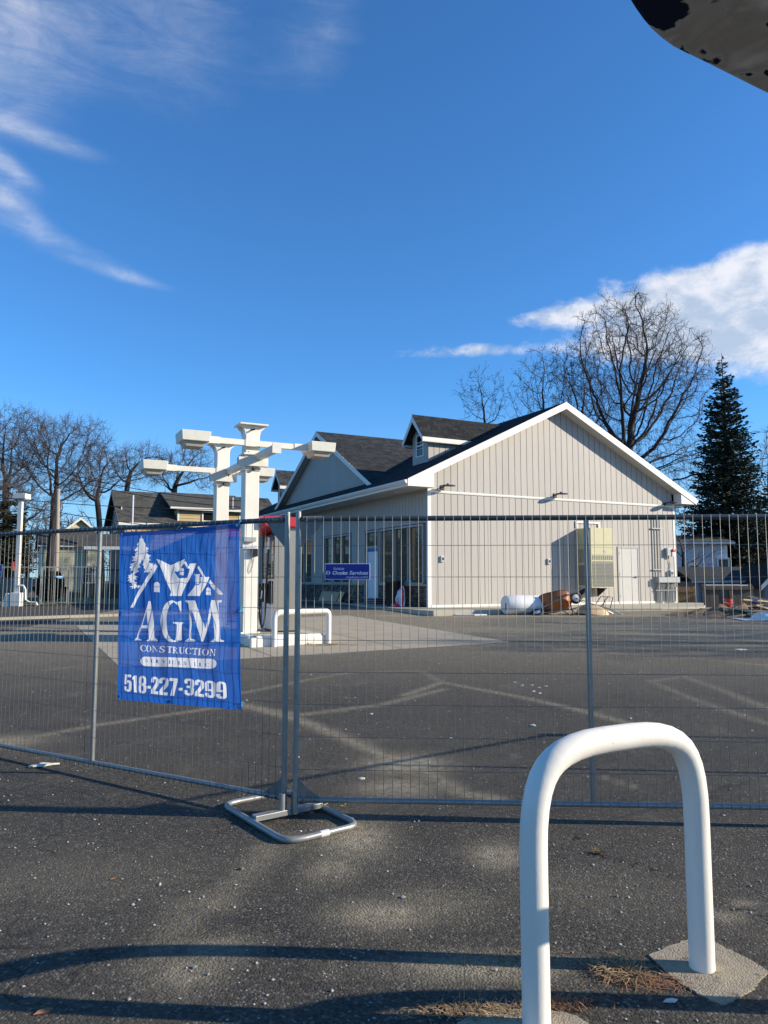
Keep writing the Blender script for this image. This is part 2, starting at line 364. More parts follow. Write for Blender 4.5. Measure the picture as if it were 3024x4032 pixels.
    c = mix(mr(nz(6, 8, .7), .5, .75, 0, .5), c, (.112, .096, .072))
    sp = N('ShaderNodeSeparateColor'); L(v2.outputs['Color'], sp.inputs[0])
    speck = mth('MULTIPLY', mr(sp.outputs[1], .965, .985, 0, 1), mr(v2.outputs['Distance'], .0, .34, 1, 0))
    c = mix(speck, c, (.33, .31, .27))
    speck2 = mth('MULTIPLY', mr(sep.outputs[2], .90, .94, 0, 1), .55)
    c = mix(speck2, c, (.21, .195, .16))
    c = mix(mr(nz(1.7, 7, .7, .8), .56, .72, 0, .6), c, (.026, .024, .021))
    stn = N('ShaderNodeTexVoronoi'); stn.feature = 'DISTANCE_TO_EDGE'; stn.inputs['Scale'].default_value = .42
    nzv = N('ShaderNodeTexNoise'); nzv.inputs['Scale'].default_value = 1.6; nzv.inputs['Detail'].default_value = 6; L(pos, nzv.inputs[0])
    vadd = N('ShaderNodeVectorMath'); vadd.operation = 'MULTIPLY_ADD'; L(nzv.outputs['Color'], vadd.inputs[0]); vadd.inputs[1].default_value = (.9, .9, 0); L(pos, vadd.inputs[2]); L(vadd.outputs[0], stn.inputs[0])
    c = mix(mth('MULTIPLY', mr(stn.outputs['Distance'], .0, .006, 1, 0), mr(nz(.8, 3), .5, .62, 0, .75)), c, (.016, .015, .014))
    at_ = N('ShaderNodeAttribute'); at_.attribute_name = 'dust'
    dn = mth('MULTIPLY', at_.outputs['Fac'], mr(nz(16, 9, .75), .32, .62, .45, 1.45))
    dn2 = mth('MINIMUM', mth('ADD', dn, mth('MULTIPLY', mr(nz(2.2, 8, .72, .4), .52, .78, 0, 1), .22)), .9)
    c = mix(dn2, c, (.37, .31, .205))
    ac = N('ShaderNodeAttribute'); ac.attribute_name = 'crack'
    ck = mth('MULTIPLY', ac.outputs['Fac'], mr(nz(28, 6), .42, .6, 0, 1))
    c = mix(mr(ck, .25, .7, 0, 1), c, (.014, .013, .012))
    L(c, b.inputs['Base Color']); b.inputs['Roughness'].default_value = .9; b.inputs['Specular IOR Level'].default_value = .3
    bp = N('ShaderNodeBump'); bp.inputs['Strength'].default_value = .85; bp.inputs['Distance'].default_value = .006
    hgt = mth('ADD', mth('MULTIPLY', v1.outputs['Distance'], -1.0), mth('MULTIPLY', nz(160, 3), 1.0)); hgt = mth('SUBTRACT', hgt, mth('MULTIPLY', ck, 2.0))
    L(hgt, bp.inputs['Height']); L(bp.outputs[0], b.inputs['Normal'])
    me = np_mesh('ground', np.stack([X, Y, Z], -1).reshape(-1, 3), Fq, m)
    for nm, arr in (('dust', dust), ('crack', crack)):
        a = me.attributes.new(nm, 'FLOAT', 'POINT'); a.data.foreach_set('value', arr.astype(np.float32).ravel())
    tag(link('ground', me), 'asphalt lot rising gently towards the building', kind='structure')
ground()
def sheet(name, quad, m, dz, nx=12, ny=12, label=None):
    V = []; 
    for j in range(ny+1):
        for i in range(nx+1):
            a = Vector(quad[0]).lerp(Vector(quad[1]), i/nx); b = Vector(quad[3]).lerp(Vector(quad[2]), i/nx); p = a.lerp(b, j/ny)
            V.append((p.x, p.y, gz(p.x, p.y)+dz))
    Fq = [(j*(nx+1)+i, j*(nx+1)+i+1, (j+1)*(nx+1)+i+1, (j+1)*(nx+1)+i) for j in range(ny) for i in range(nx)]
    return tag(link(name, np_mesh(name, V, Fq, m)), label, kind='structure')
A = Vector((-4.19, 11.88, 0)); 
sheet('concrete_pad', [A, A+u*7.65, A+u*7.65+v*8.2, A+v*8.2], m_conc, .004, label='tan concrete pad around the pump island')
for k in (1, 2):
    p = A+u*7.65*k/3; sheet('pad_joint', [p-u*.008, p+u*.008, p+u*.008+v*8.2, p-u*.008+v*8.2], M('joint', (.12, .10, .08), .95), .008, 1, 12)
sheet('lawn', [(-60, 17, 0), (-13.9, 27.1, 0), (-2, 31.5, 0), (-60, 60, 0)], m_grass, .03, label='patchy winter lawn beyond the lot')
sheet('lawn', [(-2, 46, 0), (40, 46, 0), (60, 90, 0), (-60, 62, 0)], m_grass, .03, label='rough grass behind the building')
# kerb strip on the left
mb = MB()
for i in range(14):
    a = Vector((-10.76, 20.92, 0))+u*(-9+i*1.2); b = a+u*1.19
    z0, z1 = gz(a.x, a.y), gz(b.x, b.y)
    mb.add([(a.x, a.y, z0-.1), (b.x, b.y, z1-.1), (b.x+v.x*.3, b.y+v.y*.3, z1-.1), (a.x+v.x*.3, a.y+v.y*.3, z0-.1), (a.x, a.y, z0+.07), (b.x, b.y, z1+.07), (b.x+v.x*.3, b.y+v.y*.3, z1+.07), (a.x+v.x*.3, a.y+v.y*.3, z0+.07)],
           [(0, 3, 2, 1), (4, 5, 6, 7), (0, 1, 5, 4), (1, 2, 6, 5), (2, 3, 7, 6), (3, 0, 4, 7)])
tag(mb.build('kerb', m_conc2), 'low pale concrete kerb across the lot at left', kind='structure')

# ------------------------------------------------------------------ main building
BZ = .64
C0 = Vector((1.5, 25.1, BZ))
BL, BW = 20.3, 11.75                      # length along v, width along u
RS = .488                                  # roof slope
RZ = 8.22-BZ                               # top of roof at ridge
bld = empty('store_building', 'gray board sided one storey store with dark shingle gable roof and two dormers', 'building', C0, ROT)
def roofz(U): return RZ-RS*abs(U-5.8)
SOF = 4.04
wins = [(.34, 3.56), (6.34, 9.14), (10.7, 12.75), (14.6, 17.4)]      # front window spans in V
WT, WB = 2.78, .80                                     # window top/bottom (local)
door = (3.75, 4.87)
# structural shell
mb = MB()
mb.box(.12, .12, 0, BW-.12, .3, SOF); mb.box(BW-.3, .3, 0, BW-.12, BL-.3, SOF); mb.box(.12, BL-.3, 0, BW-.12, BL-.12, SOF)
mb.box(.12, .3, WT+.06, .3, BL-.3, SOF)
vv = [.3, .34-.06]
edges = sorted([(a-.05, b+.05) for a, b in wins]+[(door[0]-.05, door[1]+.05)])
cur = .3
for a, b in edges:
    if a > cur: mb.box(.12, cur, 0, .3, a, WT+.06)
    cur = max(cur, b)
mb.box(.12, cur, 0, .3, BL-.3, WT+.06)
for a, b in wins: mb.box(.12, a-.05, 0, .3, b+.05, WB-.06)
mb.prism([(.12, SOF), (BW-.12, SOF), (5.8, roofz(5.8)-.35)], .12, .3, 'xz')
mb.build('wall', m_sideback, bld)
MB().box(4.2, .4, 0, 4.3, BL-.4, 3.6).box(.31, .35, 2.95, 4.2, BL-.4, 3.0).box(.31, .35, 0, 4.2, BL-.4, .02).build('interior_partition', m_int, bld)
unit_box = MB().box(0, 0, 0, 1, 1, 1).mesh('siding_board', m_side)
PW = .277
def boards_gable(z0, z1fn):
    n = int(round((BW-.2)/PW)); pw = (BW-.2)/n
    for i in range(n):
        a = .1+i*pw; b = a+pw-.022
        yield a, b
for a, b in boards_gable(0, None):
    link('siding_board', unit_box, bld, (a, -.02, .09), scale=(b-a, .14, 3.80))
    za, zb = roofz(a)-.25, roofz(b)-.25
    poly = [(a, SOF-.10), (b, SOF-.10), (b, zb)]
    if a < 5.8 < b: poly.append((5.8, roofz(5.8)-.25))
    poly.append((a, za))
    MB().prism(poly, -.02, .12, 'xz').build('siding_board', m_side, bld)
n = int(round((BL-.2)/.245)); pw = (BL-.2)/n
def overl(a, b, s): return b > s[0]-.06 and a < s[1]+.06
for i in range(n):
    a = .1+i*pw; b = a+pw-.018
    lo = .78
    if overl(a, b, door) or any(overl(a, b, s) for s in wins): lo = WT+.10
    link('siding_board', unit_box, bld, (-.02, a, lo), scale=(.14, b-a, SOF-lo-.05))
# corner boards, trims
for (x0, y0, x1, y1) in [(-.035, -.035, .10, .0), (-.035, 0.0, .0, .10), (BW-.10, -.035, BW+.02, .0)]:
    MB().box(x0, y0, 0, x1, y1, SOF).build('corner_board', m_white if y0 < -.01 else m_winframe, bld, bevel=.004)
MB().box(.1, -.045, 3.90, BW-.1, -.021, 3.975).box(.1, -.055, 3.93, BW-.1, -.045, 3.95).build('band_trim', m_white, bld)
MB().box(.1, -.045, 0, BW-.1, -.0205, .085).build('base_trim', m_white, bld)
MB().box(-.045, 0.1, SOF-.10, -.021, BL-.1, SOF-.005).build('frieze_trim', m_winframe, bld)
# roof slabs
def slab(mb, U0, U1, V0, V1, th=.16, up=0):
    z0, z1 = roofz(U0)+up, roofz(U1)+up
    mb.add([(U0, V0, z0-th), (U1, V0, z1-th), (U1, V1, z1-th), (U0, V1, z0-th), (U0, V0, z0), (U1, V0, z1), (U1, V1, z1), (U0, V1, z0)],
           [(0, 3, 2, 1), (4, 5, 6, 7), (0, 1, 5, 4), (1, 2, 6, 5), (2, 3, 7, 6), (3, 0, 4, 7)])
OV = .42
mb = MB(); slab(mb, -1.0, 5.8, -OV, BL+OV, up=-.012); slab(mb, 5.8, 12.6, -OV, BL+OV, up=-.012)
roof = mb.build('roof', m_shingle, bld)
# rake fascia + soffit under rake
for V0, V1 in ((-OV-.025, -OV-.001), (BL+OV+.001, BL+OV+.025)):
    for s_, U0, U1 in ((1, -1.02, 5.8), (-1, 12.62, 5.8)):
        z0, z1 = roofz(U0), roofz(U1)
        MB().prism([(U0, z0-.24), (U1, z1-.24), (U1, z1+.015), (U0, z0+.015)], V0, V1, 'xz').build('rake_fascia', m_white, bld)
for s_, U0, U1 in ((1, -.0, 5.8), (-1, 11.75, 5.8)):
    k = 16; mb = MB()
    for i in range(5):
        va = -OV+i*OV/5; vb = va+OV/5-.008
        z0, z1 = roofz(U0)-.235, roofz(U1)-.235
        mb.add([(U0, va, z0-.012), (U1, va, z1-.012), (U1, vb, z1-.012), (U0, vb, z0-.012), (U0, va, z0), (U1, va, z1), (U1, vb, z1), (U0, vb, z0)], [(0, 3, 2, 1), (4, 5, 6, 7), (0, 1, 5, 4), (1, 2, 6, 5), (2, 3, 7, 6), (3, 0, 4, 7)])
    mb.build('rake_soffit', m_soffit, bld)
# eave returns (box ends), soffits, gutters
ez = roofz(-1.0)
for V0 in (-OV, BL+.02):
    MB().prism([(-1.0, ez-.24), (-1.0, SOF-.01), (.0, SOF-.01), (.0, roofz(0)-.241)], V0, V0+OV-.02, 'xz').build('eave_return', m_white, bld)
    MB().prism([(12.6, roofz(12.6)-.24), (12.6, SOF-.01), (11.75, SOF-.01), (11.75, roofz(11.75)-.241)], V0, V0+OV-.02, 'xz').build('eave_return', m_white, bld)
MB().box(-1.0, -OV+.01, SOF-.012, -.021, BL+OV-.01, SOF+.012).build('eave_soffit', m_soffit, bld)
MB().box(BW+.021, -OV+.01, SOF-.012, 12.6, BL+OV-.01, SOF+.012).build('eave_soffit', m_soffit, bld)
MB().box(-1.02, -OV, ez-.24, -1.0, BL+OV, ez+.0).build('eave_fascia', m_white, bld)
for x in (-1.02, 12.62):
    s_ = -1 if x < 0 else 1
    pr = [(x, ez-.03), (x+s_*.11, ez-.03), (x+s_*.12, ez-.06), (x+s_*.10, ez-.10), (x+s_*.07, ez-.15), (x, ez-.16)]
    MB().prism(pr, -OV-.01, BL+OV+.01, 'xz').build('gutter', m_white, bld)
for vv_ in (1.3, 4.2, 7.4, 10.6, 13.8):
    MB().lathe([(.085, -.016), (.085, 0), (.06, 0), (.06, .004)], 18, Matrix.Translation((-.52, vv_, SOF-.012))).build('soffit_light', m_white, bld, smooth=True)

# shingles
shingle_me = MB().add([(0, 0, 0), (.30, 0, 0), (.30, .19, 0), (0, .19, 0), (0, 0, .011), (.30, 0, .011), (.30, .19, .003), (0, .19, .003)],
                      [(0, 3, 2, 1), (4, 5, 6, 7), (0, 1, 5, 4), (1, 2, 6, 5), (2, 3, 7, 6), (3, 0, 4, 7)]).mesh('shingle', m_shingle)
def in_poly(p, poly):
    c = False; j = len(poly)-1
    for i in range(len(poly)):
        (xi, yi), (xj, yj) = poly[i], poly[j]
        if (yi > p[1]) != (yj > p[1]) and p[0] < (xj-xi)*(p[1]-yi)/(yj-yi)+xi: c = not c
        j = i
    return c
def shingles(parent, org, ax, up, poly, count=0, name='shingle', expo=.14, wdt=.3, mat_=None, key=None):
    """courses of tabs over the polygon (a along course, s up slope); the first `count` as parts, the rest joined"""
    org, ax, up = Vector(org), Vector(ax).normalized(), Vector(up).normalized(); nr = ax.cross(up)
    if nr.z < 0: nr = -nr; 
    am = [p[0] for p in poly]; sm = [p[1] for p in poly]; tabs = []
    s = min(sm); row = 0
    while s < max(sm):
        a = min(am)-random.random()*wdt
        while a < max(am):
            ww = wdt*random.choice((.6, .8, 1, 1, 1.2)) 
            a0_, a1_ = max(a, min(am)), min(a+ww, max(am))
            if a1_-a0_ > .03 and in_poly(((a0_+a1_)/2, s+expo*.5), poly): tabs.append((a0_, s+random.uniform(-.003, .003), a1_-a0_-.008, random.uniform(0, .004)))
            a += ww
        s += expo; row += 1
    if key: tabs.sort(key=key)
    rot = Matrix((ax, up, nr)).transposed()
    if rot.determinant() < 0: pass
    q = rot.to_4x4()
    base = [Vector((0, 0, 0)), Vector((1, 0, 0)), Vector((1, .19, 0)), Vector((0, .19, 0)), Vector((0, 0, .011)), Vector((1, 0, .011)), Vector((1, .19, .003)), Vector((0, .19, .003))]
    fs = [(0, 3, 2, 1), (4, 5, 6, 7), (0, 1, 5, 4), (1, 2, 6, 5), (2, 3, 7, 6), (3, 0, 4, 7)]
    mb = MB()
    for i, (a, s, ww, dz) in enumerate(tabs):
        p = org+ax*a+up*s+nr*dz
        if i < count:
            o = link(name, shingle_me, parent); o.matrix_local = Matrix.Translation(p) @ q @ Matrix.Diagonal((ww/.30, expo/.14, 1, 1))
        else: mb.add([p+ax*b.x*ww+up*b.y*(expo/.14)+nr*b.z for b in base], fs)
    if mb.v: tag(mb.build(name+'_field', mat_ or m_shingle, parent), kind='stuff')
sl = math.hypot(1, RS)
XZ, XV, XS = 8.32-BZ, 9.5, .54            # cross gable ridge z, centre V, slope
# main roof visible slope (courses run along V, going up in +U)
shingles(bld, (-1.02, -OV-.02, roofz(-1.02)), (0, 1, 0), (1, 0, RS), [(0, 0), (BL+2*OV+.03, 0), (BL+2*OV+.03, 6.8*sl), (0, 6.8*sl)], 0)
shingles(bld, (12.62, -OV-.02, roofz(12.62)), (0, 1, 0), (-1, 0, RS), [(0, 0), (BL+2*OV+.03, 0), (BL+2*OV+.03, 6.8*sl), (0, 6.8*sl)], 0)
# cross gable
xg0 = XV-5.76; ug0 = -.32; ze = roofz(ug0)
xs = math.hypot(1, XS); Hh = 5.76
mb = MB()
for s_ in (-1, 1):
    e = XV+s_*Hh
    mb.add([(ug0, e, ze-.14), (ug0, XV, XZ-.14), (5.9, XV, XZ-.14), (ug0, e, ze-.01), (ug0, XV, XZ-.01), (5.9, XV, XZ-.01)],
           [(0, 1, 2), (3, 5, 4), (0, 3, 4, 1), (1, 4, 5, 2), (2, 5, 3, 0)])
mb.build('cross_roof', m_shingle, bld)
slen = (XZ-ze)/(XS/xs)
shingles(bld, (ug0-.02, XV-Hh-.02, ze+.0), (1, 0, 0), (0, 1, (XZ-ze)/Hh), [(0, -.02), (.25, .0), (6.1, math.hypot(Hh, XZ-ze)), (0, math.hypot(Hh, XZ-ze))], 300, key=lambda t: t[1]*.8+t[0]*.4)
for s_ in (-1, 1):
    e = XV+s_*(Hh+.04); z0 = ze-.05
    MB().prism([(e, z0-.16), (XV, XZ-.20), (XV, XZ+.015), (e, z0+.05)], ug0-.03, ug0-.002, 'yz').build('rake_fascia', m_white, bld)
    MB().prism([(e, z0-.13), (XV, XZ-.17), (XV, XZ-.145), (e, z0-.10)], ug0, -.021, 'yz').build('rake_soffit', m_winframe, bld)
n = int((2*Hh)/.27)
MB().prism([(XV-Hh+.2, SOF-.1), (XV+Hh-.2, SOF-.1), (XV+Hh-.2, ze-.1), (XV, XZ-.2), (XV-Hh+.2, ze-.1)], .05, .2, 'yz').build('gable_backing', m_sideback, bld)
for i in range(n):
    a = XV-Hh+.3+i*.2655; b = a+.247
    if b > XV+Hh-.3: break
    f = lambda q: XZ-.17-(XZ-ze)/Hh*abs(q-XV)
    poly = [(a, SOF), (b, SOF), (b, f(b))]
    if a < XV < b: poly.append((XV, f(XV)))
    poly.append((a, f(a)))
    MB().prism(poly, .0, .05, 'yz').build('siding_board', m_side, bld)
# dormers
def dormer(Vc, half=.58):
    Uf = 1.2; zb = roofz(Uf)-.1; ze_ = 7.05-BZ; zr = 7.72-BZ
    d = bld
    face = MB().prism([(Vc-half, zb), (Vc+half, zb), (Vc+half, ze_), (Vc, zr-.05), (Vc-half, ze_)], Uf+.03, Uf+.1, 'yz')
    o = face.build('dormer', m_sideback, d)
    Ub = 5.8-(RZ-ze_)/RS+.3
    wl = MB()
    for s_ in (-1, 1):
        V0, V1 = (Vc+s_*half, Vc+s_*(half-.08)) if s_ > 0 else (Vc-half, Vc-half+.08)
        V0, V1 = min(V0, V1), max(V0, V1)
        wl.prism([(Uf+.03, zb), (Ub, ze_), (Uf+.03, ze_)], V0, V1, 'xz')
    wl.build('dormer_wall', m_sideback, o)
    # side boards on the camera side
    V0 = Vc-half; q = Uf+.02
    while q < Ub-.1:
        b = min(q+.25, Ub); za, zb2 = roofz(q)-.05, roofz(b)-.05
        MB().prism([(q, za), (b-.02, zb2), (b-.02, ze_+.02), (q, ze_+.02)], V0-.02, V0-.001, 'xz').build('siding_board', m_side, o); q += .25
    for a, b, lo, hi in [(-half, -.3, 0, 0), (.3, half, 0, 0)]:
        MB().prism([(Vc+a, zb), (Vc+b, zb), (Vc+b, ze_+(half-abs(b))*.9), (Vc+a, ze_+(half-abs(a))*.9)], Uf, Uf+.029, 'yz').build('siding_board', m_side, o)
    wz0, wz1 = zb+.42, ze_+.02
    MB().box(Uf, Vc-.29, zb, Uf+.029, Vc+.29, wz0-.05).build('siding_board', m_side, o)
    MB().prism([(Vc-.29, wz1+.05), (Vc+.29, wz1+.05), (Vc+.1, zr-.2), (Vc-.1, zr-.2)], Uf, Uf+.029, 'yz').build('siding_board', m_side, o)
    fr = MB()
    for b in [(-.29, wz0-.05, -.23, wz1+.05), (.23, wz0-.05, .29, wz1+.05), (-.23, wz0-.05, .23, wz0), (-.23, wz1, .23, wz1+.05), (-.23, (wz0+wz1)/2-.03, .23, (wz0+wz1)/2+.03), (-.23, wz0+.25, .23, wz0+.27), (-.23, wz1-.27, .23, wz1-.25)]:
        fr.box(Uf-.02, Vc+b[0], b[1], Uf+.025, Vc+b[2], b[3])
    wn = fr.build('window', m_white, o)
    MB().box(Uf+.01, Vc-.23, wz0, Uf+.016, Vc+.23, wz1).build('window_pane', m_glassd, o)
    # roof
    Uo = Uf-.32; hh = half+.2; sr = (zr-ze_)/half; zee = zr-sr*hh
    rf = MB()
    Ubk = 5.8-(RZ-zr)/RS+.2
    Ube = 5.8-(RZ-zee)/RS+.2
    for s_ in (-1, 1):
        e = Vc+s_*hh
        rf.add([(Uo, e, zee), (Uo, Vc, zr), (Ubk, Vc, zr), (Ube, e, zee), (Uo, e, zee+.07), (Uo, Vc, zr+.07), (Ubk, Vc, zr+.07), (Ube, e, zee+.07)], [(0, 1, 2, 3), (7, 6, 5, 4), (0, 4, 5, 1), (1, 5, 6, 2), (2, 6, 7, 3), (3, 7, 4, 0)])
    rf.build('dormer_roof', m_shingle, o)
    L_ = math.hypot(hh, zr-zee)
    shingles(o, (Uo-.02, Vc-hh-.02, zee+.075), (1, 0, 0), (0, hh, zr-zee), [(0, 0), (Ube-Uo, 0), (Ubk-Uo, L_), (0, L_)], 0)
    for s_ in (-1, 1):
        e = Vc+s_*(hh+.02)
        MB().prism([(e, zee-.12), (Vc, zr-.14), (Vc, zr+.085), (e, zee+.065)], Uo-.03, Uo-.002, 'yz').build('dormer_fascia', m_white, o)
        MB().box(Uo, min(e, e-s_*.02), zee-.12, Ube-.1, max(e, e-s_*.02), zee+.065).build('dormer_fascia', m_white, o)
        MB().box(Uo, min(Vc+s_*half, e), zee-.12, Ube-.3, max(Vc+s_*half, e), zee-.10).build('dormer_soffit', m_white, o)
dormer(2.62); dormer(18.7)
# stone wainscot
stones = []
for s0, s1 in ((.1, door[0]-.09), (door[1]+.09, BL-.1)):
    z = .0
    while z < WB-.09:
        h = random.choice((.055, .07, .085, .10)); h = min(h, WB-.085-z)
        a = s0
        while a < s1-.02:
            l = min(random.uniform(.12, .42), s1-a); stones.append((a, z, l, h)); a += l
        z += h
stones.sort(key=lambda t: t[0]); st_me = MB().add([(0, .03, .08), (1, .03, .08), (1, 0.02, .95), (0, 0.02, .95), (0.03, -.0, .0), (.97, 0, 0), (.97, 0, 1), (.03, 0, 1)], [])
def stone_geo(a, z, l, h, d):
    g = .006
    vs = [(.10, a+g, z+g), (.10, a+l-g, z+g), (.10, a+l-g, z+h-g), (.10, a+g, z+h-g), (-d, a+g+.006, z+g+.004), (-d, a+l-g-.006, z+g+.006), (-d+.006, a+l-g-.008, z+h-g-.005), (-d, a+g+.007, z+h-g-.004)]
    return vs, [(0, 1, 2, 3), (7, 6, 5, 4), (0, 4, 5, 1), (1, 5, 6, 2), (2, 6, 7, 3), (3, 7, 4, 0)]
rest = MB(); vis = [s for s in stones if s[0] < 14]
for i, s_ in enumerate(stones):
    if i < 300: MB().add(*stone_geo(*s_, random.uniform(.0, .045))).build('ledge_stone', m_stone, bld)
    else: rest.add(*stone_geo(*s_, random.uniform(0, .045)))
tag(rest.build('ledge_stone_field', m_stone, bld), kind='stuff')
for s0, s1 in ((.0, door[0]-.07), (door[1]+.07, BL)):
    MB().box(-.09, s0, WB-.085, .1, s1, WB-.02).build('sill_cap', m_conc, bld, bevel=.005)
# windows
for a, b in wins:
    o = MB(); n = 3 if b-a > 2.2 else 2
    o.box(-.05, a-.07, WB-.02, .13, a, WT+.07).box(-.05, b, WB-.02, .13, b+.07, WT+.07).box(-.05, a, WT, .13, b, WT+.07).box(-.05, a, WB-.02, .13, b, WB+.03)
    wd = (b-a)/n
    for i in range(1, n): o.box(-.03, a+i*wd-.035, WB+.03, .12, a+i*wd+.035, WT)
    wn = o.build('window', m_winframe, bld)
    for i in range(n):
        MB().box(.06, a+i*wd+(.035 if i else 0), WB+.03, .068, a+(i+1)*wd-(.035 if i < n-1 else 0), WT).build('window_pane', m_glass, wn)
# things seen behind the corner window
MB().box(.20, 1.55, 1.25, .205, 2.35, 2.05).build('window_paper', m_paper, bld)
MB().prism([(2.55, WT), (2.45, WB+.6), (2.4, WB+.3), (2.7, WT)], .16, .17, 'yz').build('plastic_sheet', m_wrap, bld)
MB().box(.10, .45, 1.93, .105, .9, 1.98).build('tape_strip', m_tape, bld); MB().box(.10, 2.9, 1.93, .105, 3.4, 1.98).build('tape_strip', m_tape, bld)
# entrance door
d0, d1 = door
fr = MB().box(-.05, d0-.06, 0, .13, d0, WT+.07).box(-.05, d1, 0, .13, d1+.06, WT+.07).box(-.05, d0, WT, .13, d1, WT+.07).box(-.03, d0, 2.16, .12, d1, 2.24)
dr = fr.build('entrance_door', m_winframe, bld)
MB().box(.05, d0, 2.24, .058, d1, WT).build('transom_pane', m_glass, dr)
MB().box(.04, d0, .02, .09, d1, 2.16).build('door_leaf', m_gray, dr)
MB().box(.02, d0+.12, .14, .035, d1-.05, 2.08).build('protective_wrap', m_wrap, dr)
MB().box(.012, d0+.06, 2.03, .034, d1-.04, 2.13).box(.014, d1-.14, .25, .034, d1-.09, 2.03).box(.012, d0+.3, .10, .034, d1-.1, .18).build('tape_strip', m_tape, dr)
# service door on gable
sdr = MB().box(8.55, -.05, 0, 8.62, .0, 2.23).box(9.60, -.05, 0, 9.67, 0, 2.23).box(8.62, -.05, 2.16, 9.60, 0, 2.23).build('service_door', m_winframe, bld, bevel=.004)
MB().box(8.625, -.038, .02, 9.595, -.021, 2.155).build('door_leaf', M('door_white', (.50, .48, .43), .5, var=.04), sdr)
MB().box(9.44, -.06, 1.0, 9.54, -.039, 1.08).tube([(9.5, -.08, 1.04), (9.34, -.08, 1.04)], .012).build('door_handle', m_steel, sdr)
for z in (.25, 1.1, 1.9): MB().box(8.61, -.055, z, 8.64, -.04, z+.11).build('hinge', m_steel, sdr)
# window-like opening frame above the ac unit
MB().box(6.45, -.06, 2.9, 6.53, -.021, 3.08).box(7.58, -.06, 2.9, 7.66, -.021, 3.08).box(6.45, -.06, 3.08, 7.66, -.021, 3.15).build('vent_frame', m_white, bld)

def txt_tris(s, bold=0, shear=0, spacing=1):
    cu = bpy.data.curves.new('t', 'FONT'); cu.body = s; cu.size = 1; cu.offset = bold; cu.shear = shear; cu.space_character = spacing; cu.resolution_u = 4
    ob = bpy.data.objects.new('t', cu); col.objects.link(ob)
    me = ob.to_mesh(); me.calc_loop_triangles()
    V = np.array([tuple(q.co)[:2] for q in me.vertices]); T = np.array([tuple(t.vertices) for t in me.loop_triangles])
    ob.to_mesh_clear(); bpy.data.objects.remove(ob); bpy.data.curves.remove(cu)
    V = V-V.min(0); V = V/V.max(0); return V, T
def text_obj(name, s, x0, z0, x1, z1, y, m, parent, **k):
    """flat lettering on a plane facing -Y (x right, z up)"""
    V, T = txt_tris(s, **k)
    P = np.stack([x0+V[:, 0]*(x1-x0), np.full(len(V), y), z0+V[:, 1]*(z1-z0)], 1)
    return link(name, np_mesh(name, P, T, m), parent)

# wall mounted things: each its own top-level thing, placed in the building's frame
def W(U, V_, z): return C0+u*U+v*V_+Vector((0, 0, z))
lamp0 = None
for i, (U, z, lab) in enumerate([(.55, 4.10, 'dark wall light on the gable wall nearest the front corner'), (5.5, 4.08, 'dark wall light in the middle of the gable wall, under the roof peak'), (11.2, 4.02, 'dark wall light at the right end of the gable wall in roof shade')]):
    if lamp0 is None:
        t = lamp0 = empty('wall_light', lab, 'wall light', W(U, -.02, z), ROT, 'wall lights on the gable wall')
        MB().box(-.07, -.03, -.08, .07, 0, .08).build('back_plate', m_dark, t, bevel=.01)
        MB().tube([(0, 0, 0), (.02, -.10, .03), (.06, -.22, .05)], .022, 8).build('arm', m_dark, t, smooth=True)
        MB().lathe([(.05, .055), (.16, .05), (.175, .03), (.16, .02), (.0, .02)][::-1], 20, Matrix.Translation((.08, -.32, 0)) @ Matrix.Diagonal((1.5, 1.0, 1, 1))).build('lamp_head', m_dark, t, smooth=True)
        MB().lathe([(.0, 0), (.035, 0), (.04, .05), (.02, .06), (0, .06)], 12, Matrix.Translation((.06, -.28, .055))).build('photo_sensor', m_signblue, t, smooth=True)
    else:
        t = copy_tree(lamp0); t.location = W(U, -.02, z); t['label'] = lab
ob0 = None
for U, z, lab in [(.53, 1.64, 'small white outlet box low on the gable wall near the front corner'), (5.14, 1.61, 'small white outlet box on the gable wall left of the beige cooling unit')]:
    if ob0 is None:
        t = ob0 = empty('outlet_box', lab, 'outlet box', W(U, -.02, z), ROT, 'outlet boxes on the gable wall')
        MB().box(-.07, -.07, -.10, .07, 0, .10).build('housing', m_wpanel, t, bevel=.012)
        MB().box(-.035, -.076, -.05, .035, -.071, .05).build('cover', m_dark, t)
    else: t = copy_tree(ob0); t.location = W(U, -.02, z); t['label'] = lab
# ac unit
t = empty('cooling_unit', 'tall beige wall mounted cooling unit left of the white service door', 'cooling unit', W(6.5, -.022, .62), ROT)
MB().box(0, -.76, .02, 1.12, 0, 2.24).build('cabinet', m_ac, t, bevel=.012)
MB().box(-.012, -.772, 1.52, 1.132, -.761, 1.55).box(-.012, -.772, 1.24, 1.132, -.761, 1.26).box(-.012, -.772, .02, 1.132, -.761, .05).box(.0, -.768, .05, .03, -.761, 1.24).box(1.09, -.768, .05, 1.12, -.761, 1.24).build('panel_seam', m_ac, t)
for i in range(17): MB().box(.04, -.775, .06+i*.052, 1.08, -.761, .085+i*.052).build('louver', m_grille, t)
MB().box(.035, -.7605, .05, 1.085, -.7602, 1.0).build('condenser_grille', m_grille, t)
for i in range(10): MB().box(.06+i*.104, -.768, 1.05, .12+i*.104, -.761, 1.21).build('vent_slot', m_grille, t)
MB().box(.62, -.768, 1.33, .76, -.761, 1.41).build('badge', m_gray, t)
for i in range(8): MB().box(-.008, -.66+i*.075, .95, -.001, -.62+i*.075, 1.45).build('side_louver', m_grille, t)
MB().box(-.006, -.66, .1, -.001, -.08, .85).build('side_grille', m_grille, t)
MB().prism([(0, -.0), (-.5, 0), (-.0, -.32)], .1, .14, 'yz').prism([(0, -.0), (-.5, 0), (-.0, -.32)], .98, 1.02, 'yz').build('bracket', m_dark, t)
